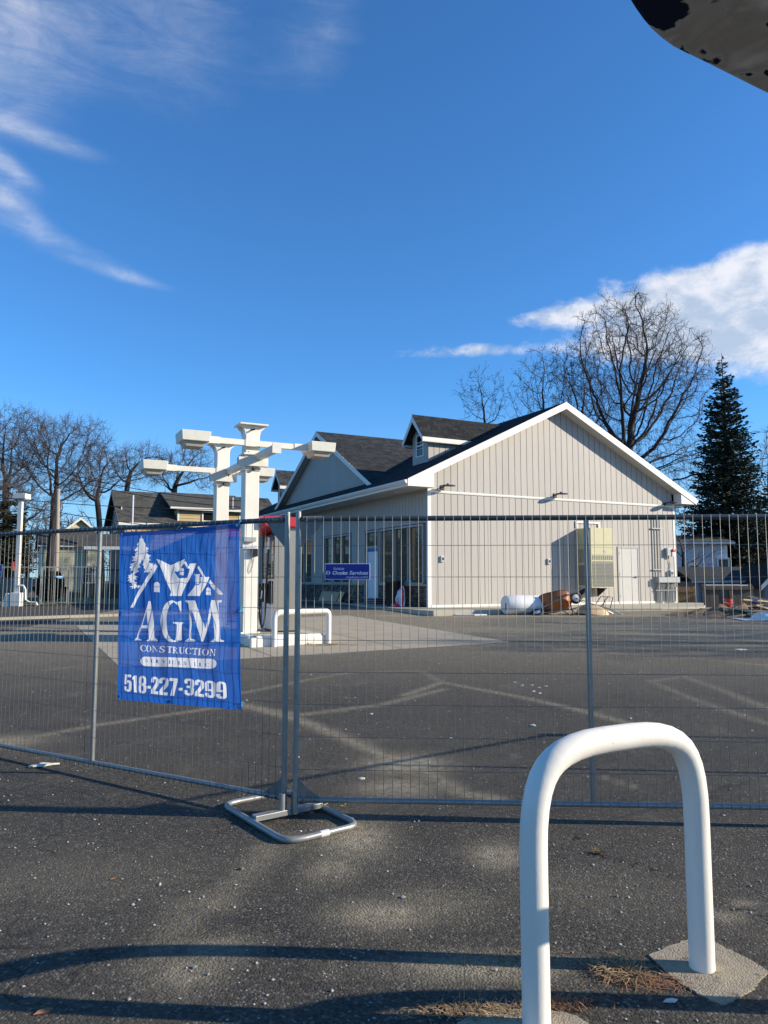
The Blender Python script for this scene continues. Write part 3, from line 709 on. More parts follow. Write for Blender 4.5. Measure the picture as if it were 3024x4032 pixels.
# meters and conduits
t = empty('meter_bank', 'gray electrical meter trough with rows of conduits below, right end of the gable wall', 'electrical box', W(10.5, -.022, 0), ROT)
MB().box(.02, -.24, .82, 1.18, 0, 1.05).build('trough', m_gray, t, bevel=.008)
for i in range(13):
    x = .08+i*.085
    if i == 5: continue
    b = .06*math.sin(i*1.7)
    MB().tube([(x, -.12, .82), (x+.01, -.13, .70), (x, -.08, .60), (x, -.06, .03)], .022, 8).build('conduit', m_gray, t, smooth=True)
MB().box(-.02, -.09, .50, 1.2, -.02, .53).build('strut_rail', m_gray, t)
for x in (.02, .17, .32): MB().tube([(x, -.06, 1.05), (x, -.06, 3.4)], .024, 8).build('conduit', m_gray, t, smooth=True)
MB().box(-.12, -.08, 1.32, .5, -.035, 1.36).box(-.12, -.08, 2.98, .5, -.035, 3.02).build('strut_rail', m_gray, t)
t = empty('alarm_strobe', 'gray fire alarm box with red strobe lens high on the wall corner', 'alarm', W(11.15, -.022, 1.9), ROT)
MB().box(0, -.14, 0, .26, 0, .32).build('housing', m_gray, t, bevel=.01)
MB().box(.24, -.2, .16, .40, -.08, .28).build('strobe_lens', m_redpl, t, bevel=.02)
MB().box(.22, -.17, -.03, .36, -.1, .14).build('horn', m_wpanel, t, bevel=.01)
MB().tube([(.16, -.03, 0), (.17, -.03, -.2), (.24, -.03, -.35), (.18, -.03, -.6), (.12, -.03, -.82)], .014, 6).build('cable', m_gray, t, smooth=True)
t = empty('switch_box', 'small gray switch box above the meter trough on the gable wall', 'electrical box', W(11.3, -.022, 1.10), ROT)
MB().box(0, -.12, 0, .18, 0, .22).build('housing', m_gray, t, bevel=.01); MB().box(.05, -.135, .06, .13, -.121, .14).build('switch', m_dark, t)

# concrete walk round the building
def walk():
    pl = [(-1.25, BL+.5), (-1.25, -2.4), (2.6, -2.75), (5.5, -3.5), (6.8, -3.75), (8.8, -3.8), (12.6, -.7), (12.6, .0), (0.1, 0.0), (.1, BL+.5)]
    mb = MB(); 
    mb.prism([( (C0+u*a+v*b).x, (C0+u*a+v*b).y) for a, b in pl], .1, BZ-.003, 'xy')
    o = mb.build('walkway', m_conc2, bevel=.02); tag(o, 'raised pale concrete walk along the store', kind='structure')
walk()

# ------------------------------------------------------------------ things by the front wall
t = empty('trash_bin', 'tall black bin standing against the stone under the corner window', 'bin', W(-.42, 1.72, 0), ROT)
MB().lathe([(.24, 0), (.26, .02), (.30, .84), (.31, .86), (.0, .86)], 24).build('body', m_black, t, smooth=True)
MB().lathe([(.315, 0), (.315, .05), (.0, .05)], 24, Matrix.Translation((0, 0, .84))).build('rim', m_black, t, smooth=True)
t = empty('mortar_bag', 'crumpled red, white and blue sack leaning beside the black bin', 'bag', W(-.62, .92, 0), ROT)
mb = MB(); prof = [(.22, 0), (.25, .08), (.23, .3), (.16, .55), (.09, .68), (.05, .72)]
vs = []; n = 16
for k, (r, z) in enumerate(prof):
    for i in range(n): a = 2*math.pi*i/n; q = 1+.13*math.sin(5*a+k)+.08*math.sin(9*a+2*k); vs.append((r*.55*q*math.cos(a)+.1*z, r*1.05*q*math.sin(a)-.1*z, z))
fs = [(i*n+k, i*n+(k+1) % n, (i+1)*n+(k+1) % n, (i+1)*n+k) for i in range(len(prof)-1) for k in range(n)]+[tuple(range((len(prof)-1)*n, len(prof)*n))]
def bag_mat():
    m, nt, b = new_mat('bag_print'); N = nt.nodes.new; L = nt.links.new
    tc = N('ShaderNodeTexCoord'); wv = N('ShaderNodeTexWave'); wv.inputs['Scale'].default_value = 2.3; wv.inputs['Distortion'].default_value = 3; L(tc.outputs['Object'], wv.inputs[0])
    cr = N('ShaderNodeValToRGB'); cr.color_ramp.interpolation = 'CONSTANT'; e = cr.color_ramp.elements
    e[0].color = (.55, .02, .03, 1); e[1].position = .38; e[1].color = (.60, .62, .68, 1); q = e.new(.62); q.color = (.12, .25, .5, 1); q = e.new(.75); q.color = (.6, .62, .66, 1)
    L(wv.outputs[0], cr.inputs[0]); L(cr.outputs[0], b.inputs['Base Color']); b.inputs['Roughness'].default_value = .45; return m
mb.add(vs, fs).build('sack', bag_mat(), t)
MB().add([(-.1, -.2, 0), (.1, -.22, 0), (.12, .2, 0), (-.12, .22, 0), (-.06, -.16, .1), (.06, -.16, .1), (.07, .17, .09), (-.07, .17, .1)], [(0, 3, 2, 1), (4, 5, 6, 7), (0, 1, 5, 4), (1, 2, 6, 5), (2, 3, 7, 6), (3, 0, 4, 7)]).build('fold', m_red, t, loc=(-.16, 0, .0))
for i in range(7):
    o = MB().box(-.25, -.5, 0, .25, .5, .035).build('shingle_bundle', m_dark if i % 2 else m_gray, None, bevel=.006, loc=W(-.45+.02*(i % 3), 3.15+.03*((i*2) % 3), .005+i*.037), rot=(0, R(1 if i == 6 else 0), ROT+R(3*((i*5) % 4-1.5))))
    tag(o, ['lowest dark sheet of the flat stack by the wrapped entrance door', 'second sheet from the ground in the flat stack by the entrance door', 'third sheet from the ground in the flat stack by the entrance door', 'middle gray sheet of the flat stack by the wrapped entrance door', 'third sheet from the top of the flat stack by the entrance door', 'second sheet from the top of the flat stack by the entrance door', 'topmost slightly tilted sheet of the flat stack by the entrance door'][i], 'building material', 'stacked sheets by the entrance')
o = MB().box(-.012, -1.0, 0, .012, 1.0, .46).build('leaning_board', m_wood, None, loc=W(-.34, 8.05, .005), rot=(0, R(24), ROT)); tag(o, 'long pale board leaning on the stone wall below the middle window', 'board')
o = MB().box(-.012, -.16, 0, .012, .16, .46).build('leaning_board', m_wood, None, loc=W(-.34, 6.78, .005), rot=(0, R(24), ROT)); tag(o, 'short pale board end right of the long leaning board', 'board')
t = empty('push_broom', 'long handled broom propped against the stone right of the leaning boards', 'broom', W(-.45, 5.5, 0), ROT)
MB().tube([(0, -.0, .1), (.36, -.45, 1.35)], .016, 8).build('handle', m_wood, t, smooth=True)
MB().box(-.1, -.18, .0, .1, .22, .12).build('head', m_black, t, bevel=.02)
o = MB().add([(-.1, -.16, 0), (.08, -.2, 0), (.1, .18, 0), (-.08, .15, 0), (-.04, -.1, .08), (.04, -.06, .1), (.03, .08, .06), (-.03, .1, .09)], [(0, 3, 2, 1), (4, 5, 6, 7), (0, 1, 5, 4), (1, 2, 6, 5), (2, 3, 7, 6), (3, 0, 4, 7)]).build('cloth', m_cyan, None, loc=W(-.0, 1.35, WB+.03), rot=(0, 0, ROT)); tag(o, 'crumpled cyan cloth on the sill of the corner window', 'cloth')

# ------------------------------------------------------------------ roll, wheelbarrows
t = empty('housewrap_roll', 'big white roll of sheeting lying in front of the gable wall', 'roll', (3.72, 23.0, gz(0, 23.0)+.30), R(17))
n = 30; vs = []
prof = [(-.0, .10), (0, .27), (.04, .30), (.5, .305), (1.0, .295), (1.5, .30), (1.56, .28), (1.56, .10)]
for k, (x, r) in enumerate(prof):
    for i in range(n): a = 2*math.pi*i/n; q = 1+.02*math.sin(3*a+x*5)+.015*math.sin(7*a-x*9); vs.append((x, r*q*math.cos(a), r*q*math.sin(a)*.97))
MB().add(vs, [(i*n+k, i*n+(k+1) % n, (i+1)*n+(k+1) % n, (i+1)*n+k) for i in range(len(prof)-1) for k in range(n)]).build('sheeting', m_wrap, t, smooth=True)
MB().tube([(-.01, 0, 0), (.3, 0, 0)], .105, 18).build('core', m_wrap, t, smooth=True)
MB().prism([(-.03, -.16), (.04, -.16), (.05, .05), (-.02, .06)], -.012, -.011, 'yz').build('core_shade_patch', m_black, t, loc=(0, -.12, .0))  # black patch paints the shade inside the hollow core
def wheelbarrow(label, mtray, mfr, loc, rot):
    t = empty('wheelbarrow', label, 'wheelbarrow', loc, 0, 'tipped wheelbarrows by the gable wall'); t.rotation_euler = rot
    # upright frame: x forward (wheel at +x), z up
    def loop(cx, rx, ry, p, k):
        out = []
        for i in range(18):
            a = 2*math.pi*i/18; c_, s_ = math.cos(a), math.sin(a); out.append((cx+rx*math.copysign(abs(c_)**p, c_), ry*math.copysign(abs(s_)**p, s_)*(1+.12*c_*0)))
        return out
    top = loop(.02, .50, .34, .55, 0); bot = loop(-.08, .28, .20, .7, 0); mid = [((a*.62+c_*.38), (b*.66+d_*.34)) for (a, b), (c_, d_) in zip(top, bot)]
    n = 18; zt_ = lambda x: .62+.07*max(0, x)
    vs = [(x, y, zt_(x)) for x, y in top]+[(x, y, .44) for x, y in mid]+[(x, y, .33) for x, y in bot]
    vs += [(x*.97, y*.96, zt_(x)-.004) for x, y in top]+[(x*.96, y*.94, .445) for x, y in mid]+[(x*.93, y*.9, .345) for x, y in bot]
    fs = []
    for k in (0, 1): fs += [(k*n+i, k*n+(i+1) % n, (k+1)*n+(i+1) % n, (k+1)*n+i) for i in range(n)]+[((k+3)*n+i, (k+4)*n+i, (k+4)*n+(i+1) % n, (k+3)*n+(i+1) % n) for i in range(n)]
    fs += [tuple(range(3*n-1, 2*n-1, -1)), tuple(range(5*n, 6*n))]+[(i, 3*n+i, 3*n+(i+1) % n, (i+1) % n) for i in range(n)]
    MB().add(vs, fs).build('tray', mtray, t, smooth=True)
    MB().tube([(x, y, zt_(x)+.005) for x, y in top], .014, 8, closed=True).build('rim', mfr, t, smooth=True)
    for s_ in (-1, 1):
        MB().tube([(-.95, s_*.30, .55), (-.4, s_*.26, .38), (.2, s_*.14, .30), (.62, s_*.06, .20)], .021, 8).build('handle', m_galv, t, smooth=True)
        MB().tube([(-.15, s_*.22, .33), (-.32, s_*.24, .02), (-.48, s_*.24, .02), (-.42, s_*.25, .38)], .014, 8).build('leg', mfr, t, smooth=True)
    MB().box(-.40, -.25, .01, -.37, .25, .03).build('cross_brace', mfr, t)
    w_ = MB(); w_.tube([(.62+.15*math.cos(a), 0, .19+.15*math.sin(a)) for a in [2*math.pi*i/20 for i in range(20)]], .045, 10, closed=True)
    wo = w_.build('wheel', m_rubber, t, smooth=True)
    MB().lathe([(.02, -.05), (.11, -.03), (.11, .03), (.02, .05)], 16, Matrix.Translation((.62, 0, .19)) @ Matrix.Rotation(R(90), 4, 'X')).build('hub', m_wpanel, wo, smooth=True)
    return t
wheelbarrow('orange steel wheelbarrow tipped on its side beside the white roll', m_orange, m_rust, (5.30, 22.6, gz(0, 22.4)+.14), (R(62), R(13), R(170)))
wheelbarrow('tan wheelbarrow lying upside down behind the orange one', m_tan, m_rust, (6.55, 23.1, gz(0, 23)+.62), (R(180), R(-8), R(190)))
for i, (a, b, l, lab) in enumerate([(2.6, 22.75, .9, 'thin white scrap strip on the asphalt left of the roll'), (2.9, 22.6, .5, 'short white scrap strip nearest the roll end')]):
    o = MB().box(-l/2, -.05, 0, l/2, .05, .03).build('scrap_strip', m_wpanel, None, loc=(a, b, gz(a, b)+.01), rot=(0, 0, R(10+25*i))); tag(o, lab, 'scrap')

# ------------------------------------------------------------------ pump island
N0 = Vector((-2.27, 15.46, gz(0, 15.46)))
def I(U, V_, z): return N0+u*U+v*V_+Vector((0, 0, z))
IT = .20
isl = empty('pump_island', 'raised island with white painted curb blocks under the pumps', 'island', N0, ROT)
MB().box(-.62, -.68, -.2, .78, 6.4, IT-.01).build('deck', m_conc2, isl)
blk = MB().add([(0, -.13, -.25), (1, -.13, -.25), (1, 0, -.25), (0, 0, -.25), (.0, -.13, .13), (1, -.13, .13), (1, 0, .19), (0, 0, .19), (0, -.11, .19), (1, -.11, .19)],
               [(0, 3, 2, 1), (0, 1, 5, 4), (4, 5, 9, 8), (8, 9, 6, 7), (3, 7, 6, 2), (0, 4, 8, 7, 3), (1, 2, 6, 9, 5)]).mesh('curb_block', m_hoop)
for i in range(4): link('curb_block', blk, isl, (-.62+i*.35, -.68, 0), scale=(.342, 1, 1+.03*(i % 2)))
for i in range(18): link('curb_block', blk, isl, (-.62, -.68+(i+1)*.39, 0.0), (0, 0, R(-90)), (.382, 1, 1+.02*(i % 3)))
MB().box(-.75, -.81, -.25, -.62, -.68, .16).build('curb_block', m_hoop, isl, bevel=.03)
MB().box(.785, -.81, -.25, .9, 6.4, .17).build('curb_block', m_hoop, isl, bevel=.02)
CV, CU = .15, -.52
def column(Vc, label, heads, za, zc):
    t = empty('light_column', label, 'light column', I(CU, Vc, IT-.01), ROT, 'white steel light columns on the pump island')
    top = 4.78-N0.z-IT
    MB().box(-.15, -.15, .02, .15, .15, top).build('post', m_col, t, bevel=.012)
    MB().box(-.2, -.2, 0, .2, .2, .03).build('base_plate', m_col, t)
    MB().box(-.30, -.26, top, .30, .26, top+.03).build('cap_plate', m_col, t)
    for s_ in (-1, 1):
        MB().prism([(s_*.151, top-.22), (s_*.151, top-.001), (s_*.27, top-.001), (s_*.24, top-.05), (s_*.175, top-.11)], -.15, -.14, 'xz').prism([(s_*.151, top-.22), (s_*.151, top-.001), (s_*.27, top-.001), (s_*.24, top-.05), (s_*.175, top-.11)], .14, .15, 'xz').build('cap_gusset', m_col, t)
    zc = zc-N0.z-IT; za = za-N0.z-IT; (l0, l1), (r0, r1) = heads
    MB().box(-.33, -.27, zc-.09, .30, -.151, zc+.09).build('collar_channel', m_lampbox, t, bevel=.006)
    MB().box(-.3305, -.25, zc-.07, -.3301, -.17, zc+.07).build('channel_shade_plate', m_black, t)  # black plate paints the dark inside of the hollow channel end
    MB().box(-.2, -.2, zc+.16, .0, .2, zc+.19).box(-.17, -.17, zc-.17, .17, .17, zc-.10).build('collar_plate', m_col, t)
    for q_ in range(4): MB().lathe([(.018, 0), (.018, .02), (0, .022)], 6, Matrix.Translation(((-.17, .17)[q_ % 2], (-.17, .17)[q_//2], .03))).build('anchor_bolt', m_dark, t)
    for q_ in (zc+.10, za-.03): MB().lathe([(.014, 0), (.014, .012), (0, .013)], 6, Matrix.Translation((.10, -.263, q_-.05)) @ Matrix.Rotation(R(90), 4, 'X')).build('bolt', m_dark, t)
    MB().tube([(-.04, -.15, top-.1), (.02, -.24, top-.09)], .018, 8).build('stub_pipe', m_dark, t)
    MB().tube([(.0, -.15, zc-.14), (.03, -.22, zc-.15)], .03, 8).build('stub_pipe', m_dark, t)
    # lamp arm
    MB().box(l1-.05, -.25, za-.06, r0+.05, -.151, za+.06).build('cross_arm', m_col, t, bevel=.006)
    MB().box(-.19, -.262, za-.07, .02, -.2501, za+.07).build('arm_bracket', m_col, t)
    MB().box(l1-.05, -.262, za-.07, l1+.26, -.2501, za+.07).box(r0-.30, -.262, za-.07, r0+.05, -.2501, za+.07).build('arm_sleeve', m_col, t)
    za_ = za-.01
    for a, b in heads:
        hd = MB().add([(a, -.50, za-.09), (b, -.50, za-.09), (b, .10, za-.09), (a, .10, za-.09), (a-.02, -.52, za+.11), (b+.02, -.52, za+.11), (b+.02, .12, za+.11), (a-.02, .12, za+.11)],
                      [(0, 3, 2, 1), (4, 5, 6, 7), (0, 1, 5, 4), (1, 2, 6, 5), (2, 3, 7, 6), (3, 0, 4, 7)]).build('lamp_head', m_lampbox, t, bevel=.01)
        MB().add([(a+.10, -.40, za-.19), (b-.10, -.40, za-.19), (b-.10, 0, za-.19), (a+.10, 0, za-.19), (a+.06, -.44, za-.091), (b-.06, -.44, za-.091), (b-.06, .04, za-.091), (a+.06, .04, za-.091)],
                 [(0, 3, 2, 1), (4, 5, 6, 7), (0, 1, 5, 4), (1, 2, 6, 5), (2, 3, 7, 6), (3, 0, 4, 7)]).build('lens', M('lens', (.42, .40, .34), .3), hd)
    return t
c1 = column(CV, 'nearer white steel light column with two box lamps, beside the front pump', ((-1.52, -.98), (1.18, 1.71)), 4.39, 4.00)
c2 = column(CV+2.35, 'farther white steel light column with two box lamps, partly behind the blue banner', ((-1.87, -1.36), (.59, 1.13)), 4.115, 3.96)
zc = 4.12-N0.z-IT
MB().box(.05, -1.35, zc-.07, .17, -.151, zc+.07).box(.02, -1.375, zc-.10, .20, -1.351, zc+.10).build('outrigger_beam', m_lampbox, c1)
MB().box(.05, .151, zc-.07, .17, 2.19, zc+.07).build('tie_beam', m_lampbox, c1)
# electrical box on near column
MB().box(-.19, -.30, 1.86, .06, -.152, 1.95).build('handle_box', m_gray, c1); MB().box(-.0, -.24, 1.56, .12, -.152, 1.72).build('intercom', m_black, c1, bevel=.01)
MB().box(-.2, -.22, 1.72, .10, -.152, 1.80).build('shelf', m_wpanel, c1)
MB().tube([(.02, -.16, 1.56), (-.02, -.17, 1.40), (-.06, -.16, 1.28), (-.02, -.17, 1.22), (.03, -.16, 1.35), (.06, -.16, 1.52)], .004, 5).build('loose_wire', m_cable, c1)
def dispenser(V0, label):
    L_ = .86
    t = empty('fuel_dispenser', label, 'fuel dispenser', I(0, V0, IT-.01), ROT, 'fuel dispensers on the pump island')
    MB().box(.02, .02, 0, .54, L_-.02, .05).build('plinth', m_dark, t)
    MB().box(.0, .0, .05, .56, L_, 1.10).build('lower_cabinet', m_wpanel, t, bevel=.006)
    MB().box(.03, .01, 1.10, .53, L_-.01, 2.05).build('upper_cabinet', m_black, t, bevel=.01)
    for y0, y1 in ((-.016, -.001), (L_+.001, L_+.016)): MB().box(-.02, y0, .03, .58, y1, 2.28).build('end_panel', m_steel, t, bevel=.004)
    # face details (facing -u)
    MB().prism([(.03, 1.55), (.80, 1.30), (.80, 2.0), (.03, 2.0)], .01, .029, 'yz').build('display_glass', m_dark, t)
    MB().prism([(.04, 1.42), (.82, 1.42), (.82, 1.78), (.04, 1.62)], .0, .009, 'yz').build('display_bezel', m_galvd, t)
    MB().box(-.012, .52, 1.66, -.001, .70, 1.90).build('notice', m_paper, t); MB().box(-.014, .52, 1.88, -.0121, .70, 1.905).build('notice_header', M('orange_ink', (.8, .2, .05)), t)
    MB().box(-.012, .10, 1.62, -.001, .26, 1.90).build('notice', m_paper, t); MB().box(-.014, .10, 1.80, -.0121, .26, 1.83).build('notice_header', M('orange_ink', (.8, .2, .05)), t)
    MB().box(-.012, .06, 1.48, -.001, .24, 1.60).build('price_panel', m_gray, t)
    for i in range(5):
        for j in range(3): MB().box(-.014, .42+i*.07, 1.20+j*.07, -.001, .455+i*.07, 1.24+j*.07).build('keypad_button', m_gray, t)
    MB().box(-.014, .10, 1.14, -.001, .22, 1.19).build('card_slot', m_gray, t)
    for i in range(3): MB().box(-.014, .36+i*.05, 1.13, -.001, .39+i*.05, 1.18).build('grade_button', M('yellow_btn', (.6, .45, .05)), t)
    MB().box(-.006, .36, .96, .0, .48, 1.05).build('sticker', m_red, t)
    # nozzle boot, nozzle, hose
    MB().box(-.08, .12, .58, -.001, .34, 1.06).build('nozzle_boot', m_black, t, bevel=.02)
    nz = MB().tube([(-.13, .30, .98), (-.15, .40, .88), (-.14, .42, .74), (-.13, .38, .62)], [.05, .055, .04, .025], 10).build('nozzle', m_black, t, smooth=True)
    MB().tube([(-.16, .36, .86), (-.18, .33, .72), (-.17, .39, .70)], .018, 8).build('trigger_guard', m_wpanel, nz, smooth=True)
    MB().tube([(-.13, .46, .72), (-.13, .56, .60), (-.13, .62, .40), (-.12, .58, .18), (-.12, .47, .09), (-.12, .34, .14), (-.12, .26, .4), (-.12, .22, .75), (-.11, .20, 1.2), (-.08, .21, 1.75), (-.04, .24, 2.0)], .020, 10).build('hose', m_black, t, smooth=True)
    MB().tube([(-.08, .21, 1.72), (-.06, .23, 1.98)], .032, 10).build('breakaway', m_wpanel, t, smooth=True)
    # arched red canopy
    poly = [(-.12, 2.40), (.15, 2.42), (.45, 2.40), (.75, 2.34), (.98, 2.26), (.98, 2.03), (.70, 2.06), (.42, 2.11), (.15, 2.16), (-.12, 2.18)]
    MB().prism(poly, -.30, .86, 'yz').build('canopy', m_red, t, bevel=.03)
    V_, T = txt_tris('2 Full', bold=.02)
    P = np.stack([np.full(len(V_), -.304), 0.80-V_[:, 0]*.50, 2.17+V_[:, 1]*.11], 1)
    link('canopy_lettering', np_mesh('lettering', P, T, m_ink), t)
    return t
dispenser(0, 'white and black fuel dispenser with red arched canopy, nearest the hoop barrier')
dispenser(4.15, 'second fuel dispenser with red canopy behind the blue banner')

# ------------------------------------------------------------------ hoops
def hoop(p0, p1, h, r, rb, label, name='hoop_barrier', group='white hoop barriers', m=m_hoop):
    p0, p1 = Vector(p0), Vector(p1); d = (p1-p0).normalized(); up = Vector((0, 0, 1))
    t = empty(name, label, 'barrier', p0, 0, group); q = p1-p0
    pts = [Vector((0, 0, -.1)), Vector((0, 0, .01)), up*(h*.3), up*(h*.6), up*(h-rb)]
    pts += arc(up*(h-rb), up*h, up*h+d*rb, 10)[1:]
    pts += [up*h+q*.4, up*h+q*.6]
    e = q+up*h
    pts += arc(e-d*rb, e, e-up*rb, 10)
    pts += [q+up*(h*.6), q+up*(h*.3), q+up*.01, q-up*.1]
    MB().tube(pts, r, 28).build('pipe', m, t, smooth=True); return t
hR, hL = G(2765, 3815), G(2113, 4052)
hoop(hL, hR, .945, .0495, .35, 'big white painted steel hoop barrier standing in the right foreground')
hoop((1.70, 2.37, 0), (2.42, 2.77, 0), .945, .0495, .35, 'white hoop barrier beyond the right edge beside the big foreground hoop')
hoop((-2.13, 14.55, gz(0, 14.55)), (-1.12, 15.12, gz(0, 15.1)), .66, .057, .14, 'small white hoop barrier at the near end of the pump island')
def flat_poly(name, px, m, th, label):
    base_ = [G(*p) for p in px]; pts = []; r_ = random.Random(len(px))
    for i_ in range(len(base_)):
        a_, b_ = base_[i_], base_[(i_+1) % len(base_)]
        for k_ in range(5): pts.append(a_.lerp(b_, k_/5)+Vector((r_.uniform(-.007, .007), r_.uniform(-.006, .006), 0)))
    mb = MB(); mb.prism([(p.x, p.y) for p in pts], -.05, th, 'xy'); o = mb.build(name, m); tag(o, label, kind='structure'); return o
flat_poly('hoop_footing', [(2560, 3765), (2640, 3728), (2715, 3701), (2800, 3708), (2879, 3746), (2950, 3780), (3024, 3828), (2990, 3870), (2961, 3901), (2900, 3940), (2842, 3960), (2760, 3925), (2687, 3883), (2610, 3815)], m_pad, .006, 'rough concrete footing round the right leg of the hoop')
flat_poly('hoop_footing', [(1800, 4032), (1860, 4000), (1950, 3986), (2055, 3975), (2180, 3983), (2270, 4005), (2320, 4040), (2350, 4120), (2100, 4220), (1800, 4140)], m_pad, .006, 'rough concrete footing round the left leg of the hoop')

# ------------------------------------------------------------------ fence panels
PL, ZB, ZT = 3.83, .12, 1.965
wire_v = MB().tube([(0, 0, 0), (0, 0, 1)], .0019, 5).mesh('wire', m_wire, True)
wire_h = MB().tube([(0, 0, 0), (1, 0, 0)], .0019, 5).mesh('wire', m_wire, True)
def fence(origin, rz, label, gate_end=1, drop=0):
    t = empty('mesh_fence', label, 'fence panel', origin, rz, 'temporary mesh fence panels')
    MB().tube([(.02, 0, ZT), (PL-.02, 0, ZT)], .0175, 14).build('top_rail', m_galvd, t, smooth=True)
    MB().tube([(.02, 0, ZB), (PL-.02, 0, ZB)], .0175, 14).build('bottom_rail', m_galv, t, smooth=True)
    for x in (.0, PL): MB().tube([(x, 0, .03), (x, 0, ZT+.05)], .0185, 14).build('end_post', m_galv, t, smooth=True)
    MB().tube([(PL/2+.01, .004, ZB+.015), (PL/2+.01, .004, ZT-.015)], .0175, 14).build('middle_post', m_galv, t, smooth=True)
    for x, s_ in ((.0, 1), (PL, -1)):
        for z, q in ((ZT, -1), (ZB, 1)):
            MB().prism([(x+s_*.02, z), (x+s_*.19, z), (x+s_*.12*(1 if q < 0 else .8), z+q*.09*(1 if q < 0 else .7)), (x+s_*.02, z+q*(.19 if q < 0 else .13))], -.003, .003, 'xz').build('corner_gusset', m_plate, t)
            a = .06; MB().tube([(x+s_*.03, 0, z), (x+s_*.16, 0, z)], .0198, 12).build('rail_sleeve', m_plate, t, smooth=True)
            for k in (.05, .13): MB().lathe([(.006, 0), (.005, .006), (0, .007)], 8, Matrix.Translation((x+s_*k, -.019, z)) @ Matrix.Rotation(R(90), 4, 'X')).build('rivet', m_dark, t)
    n = 66; sp = PL/n
    for i in range(1, n):
        o = link('wire', wire_v, t, (i*sp+random.uniform(-.001, .001), -.0205, ZB-.035), (0, random.uniform(-.0008, .0008), 0), (1, 1, ZT-ZB+.05))
    for k in range(8): link('wire', wire_h, t, (.01, -.0165, 1.782-k*.2095), (0, 0, 0), (PL-.02, 1, 1))
    return t
P_L, P_R, P_N = Vector((-.66, 5.04, 0)), Vector((-.58, 5.0, 0)), Vector((3.27, 4.79, 0))
rotL = math.atan2(-.502, .865); rotR = math.atan2(-.055, .9985)
oL = P_L-Vector((math.cos(rotL), math.sin(rotL), 0))*PL
fence(oL, rotL, 'mesh fence panel left of the stand, carrying the blue banner')
fence(P_R, rotR, 'mesh fence panel right of the stand, carrying the small blue sign')
fence(P_N, math.atan2(.565, .825), 'mesh fence panel angling away past the right edge of the picture')
oLL = oL-Vector((math.cos(R(-20)), math.sin(R(-20)), 0))*(PL+.08); oLL.z = gz(0, oLL.y)-.02
fence(oLL, R(-20), 'mesh fence panel continuing past the left edge of the picture')
# stand
def stand(c, yaw, label):
    t = empty('fence_stand', label, 'fence stand', c, yaw, 'tubular fence stands'); r = .02
    Lh, Wh, cr = .455, .26, .10
    P = []
    for (x, y), (dx0, dy0), (dx1, dy1) in [((Wh, -Lh), (-1, 0), (0, 1)), ((Wh, Lh), (0, -1), (-1, 0)), ((-Wh, Lh), (1, 0), (0, -1)), ((-Wh, -Lh), (0, 1), (1, 0))]:
        cr = .13
        P += arc((x+dx0*cr, y+dy0*cr, r), (x, y, r), (x+dx1*cr, y+dy1*cr, r), 6)
    MB().tube(P, r, 14, closed=True).build('base_loop', m_galv, t, smooth=True)
    MB().box(-Wh+.012, -.03, .022, Wh-.012, .03, .058).build('cross_bar', m_galv, t, bevel=.004)
    MB().tube([(-.045, 0, .05), (-.045, 0, .16)], .0225, 12).tube([(.045, 0, .05), (.045, 0, .16)], .0225, 12).build('socket', m_galv, t, smooth=True)
    MB().tube([(-.03, -Lh, .0202), (.03, -Lh, .0202)], .0206, 14).build('label_band', m_wpanel, t, smooth=True)
    return t
c = G(1152, 3185); stand((-.63, 5.02, 0), R(36), 'galvanized tube fence stand flat on the asphalt where the two panels meet')
o = copy_tree([q for q in bpy.data.objects if q.name == 'fence_stand'][0]); o.location = (3.3, 4.79, 0); o['label'] = 'galvanized fence stand beyond the right edge of the picture'

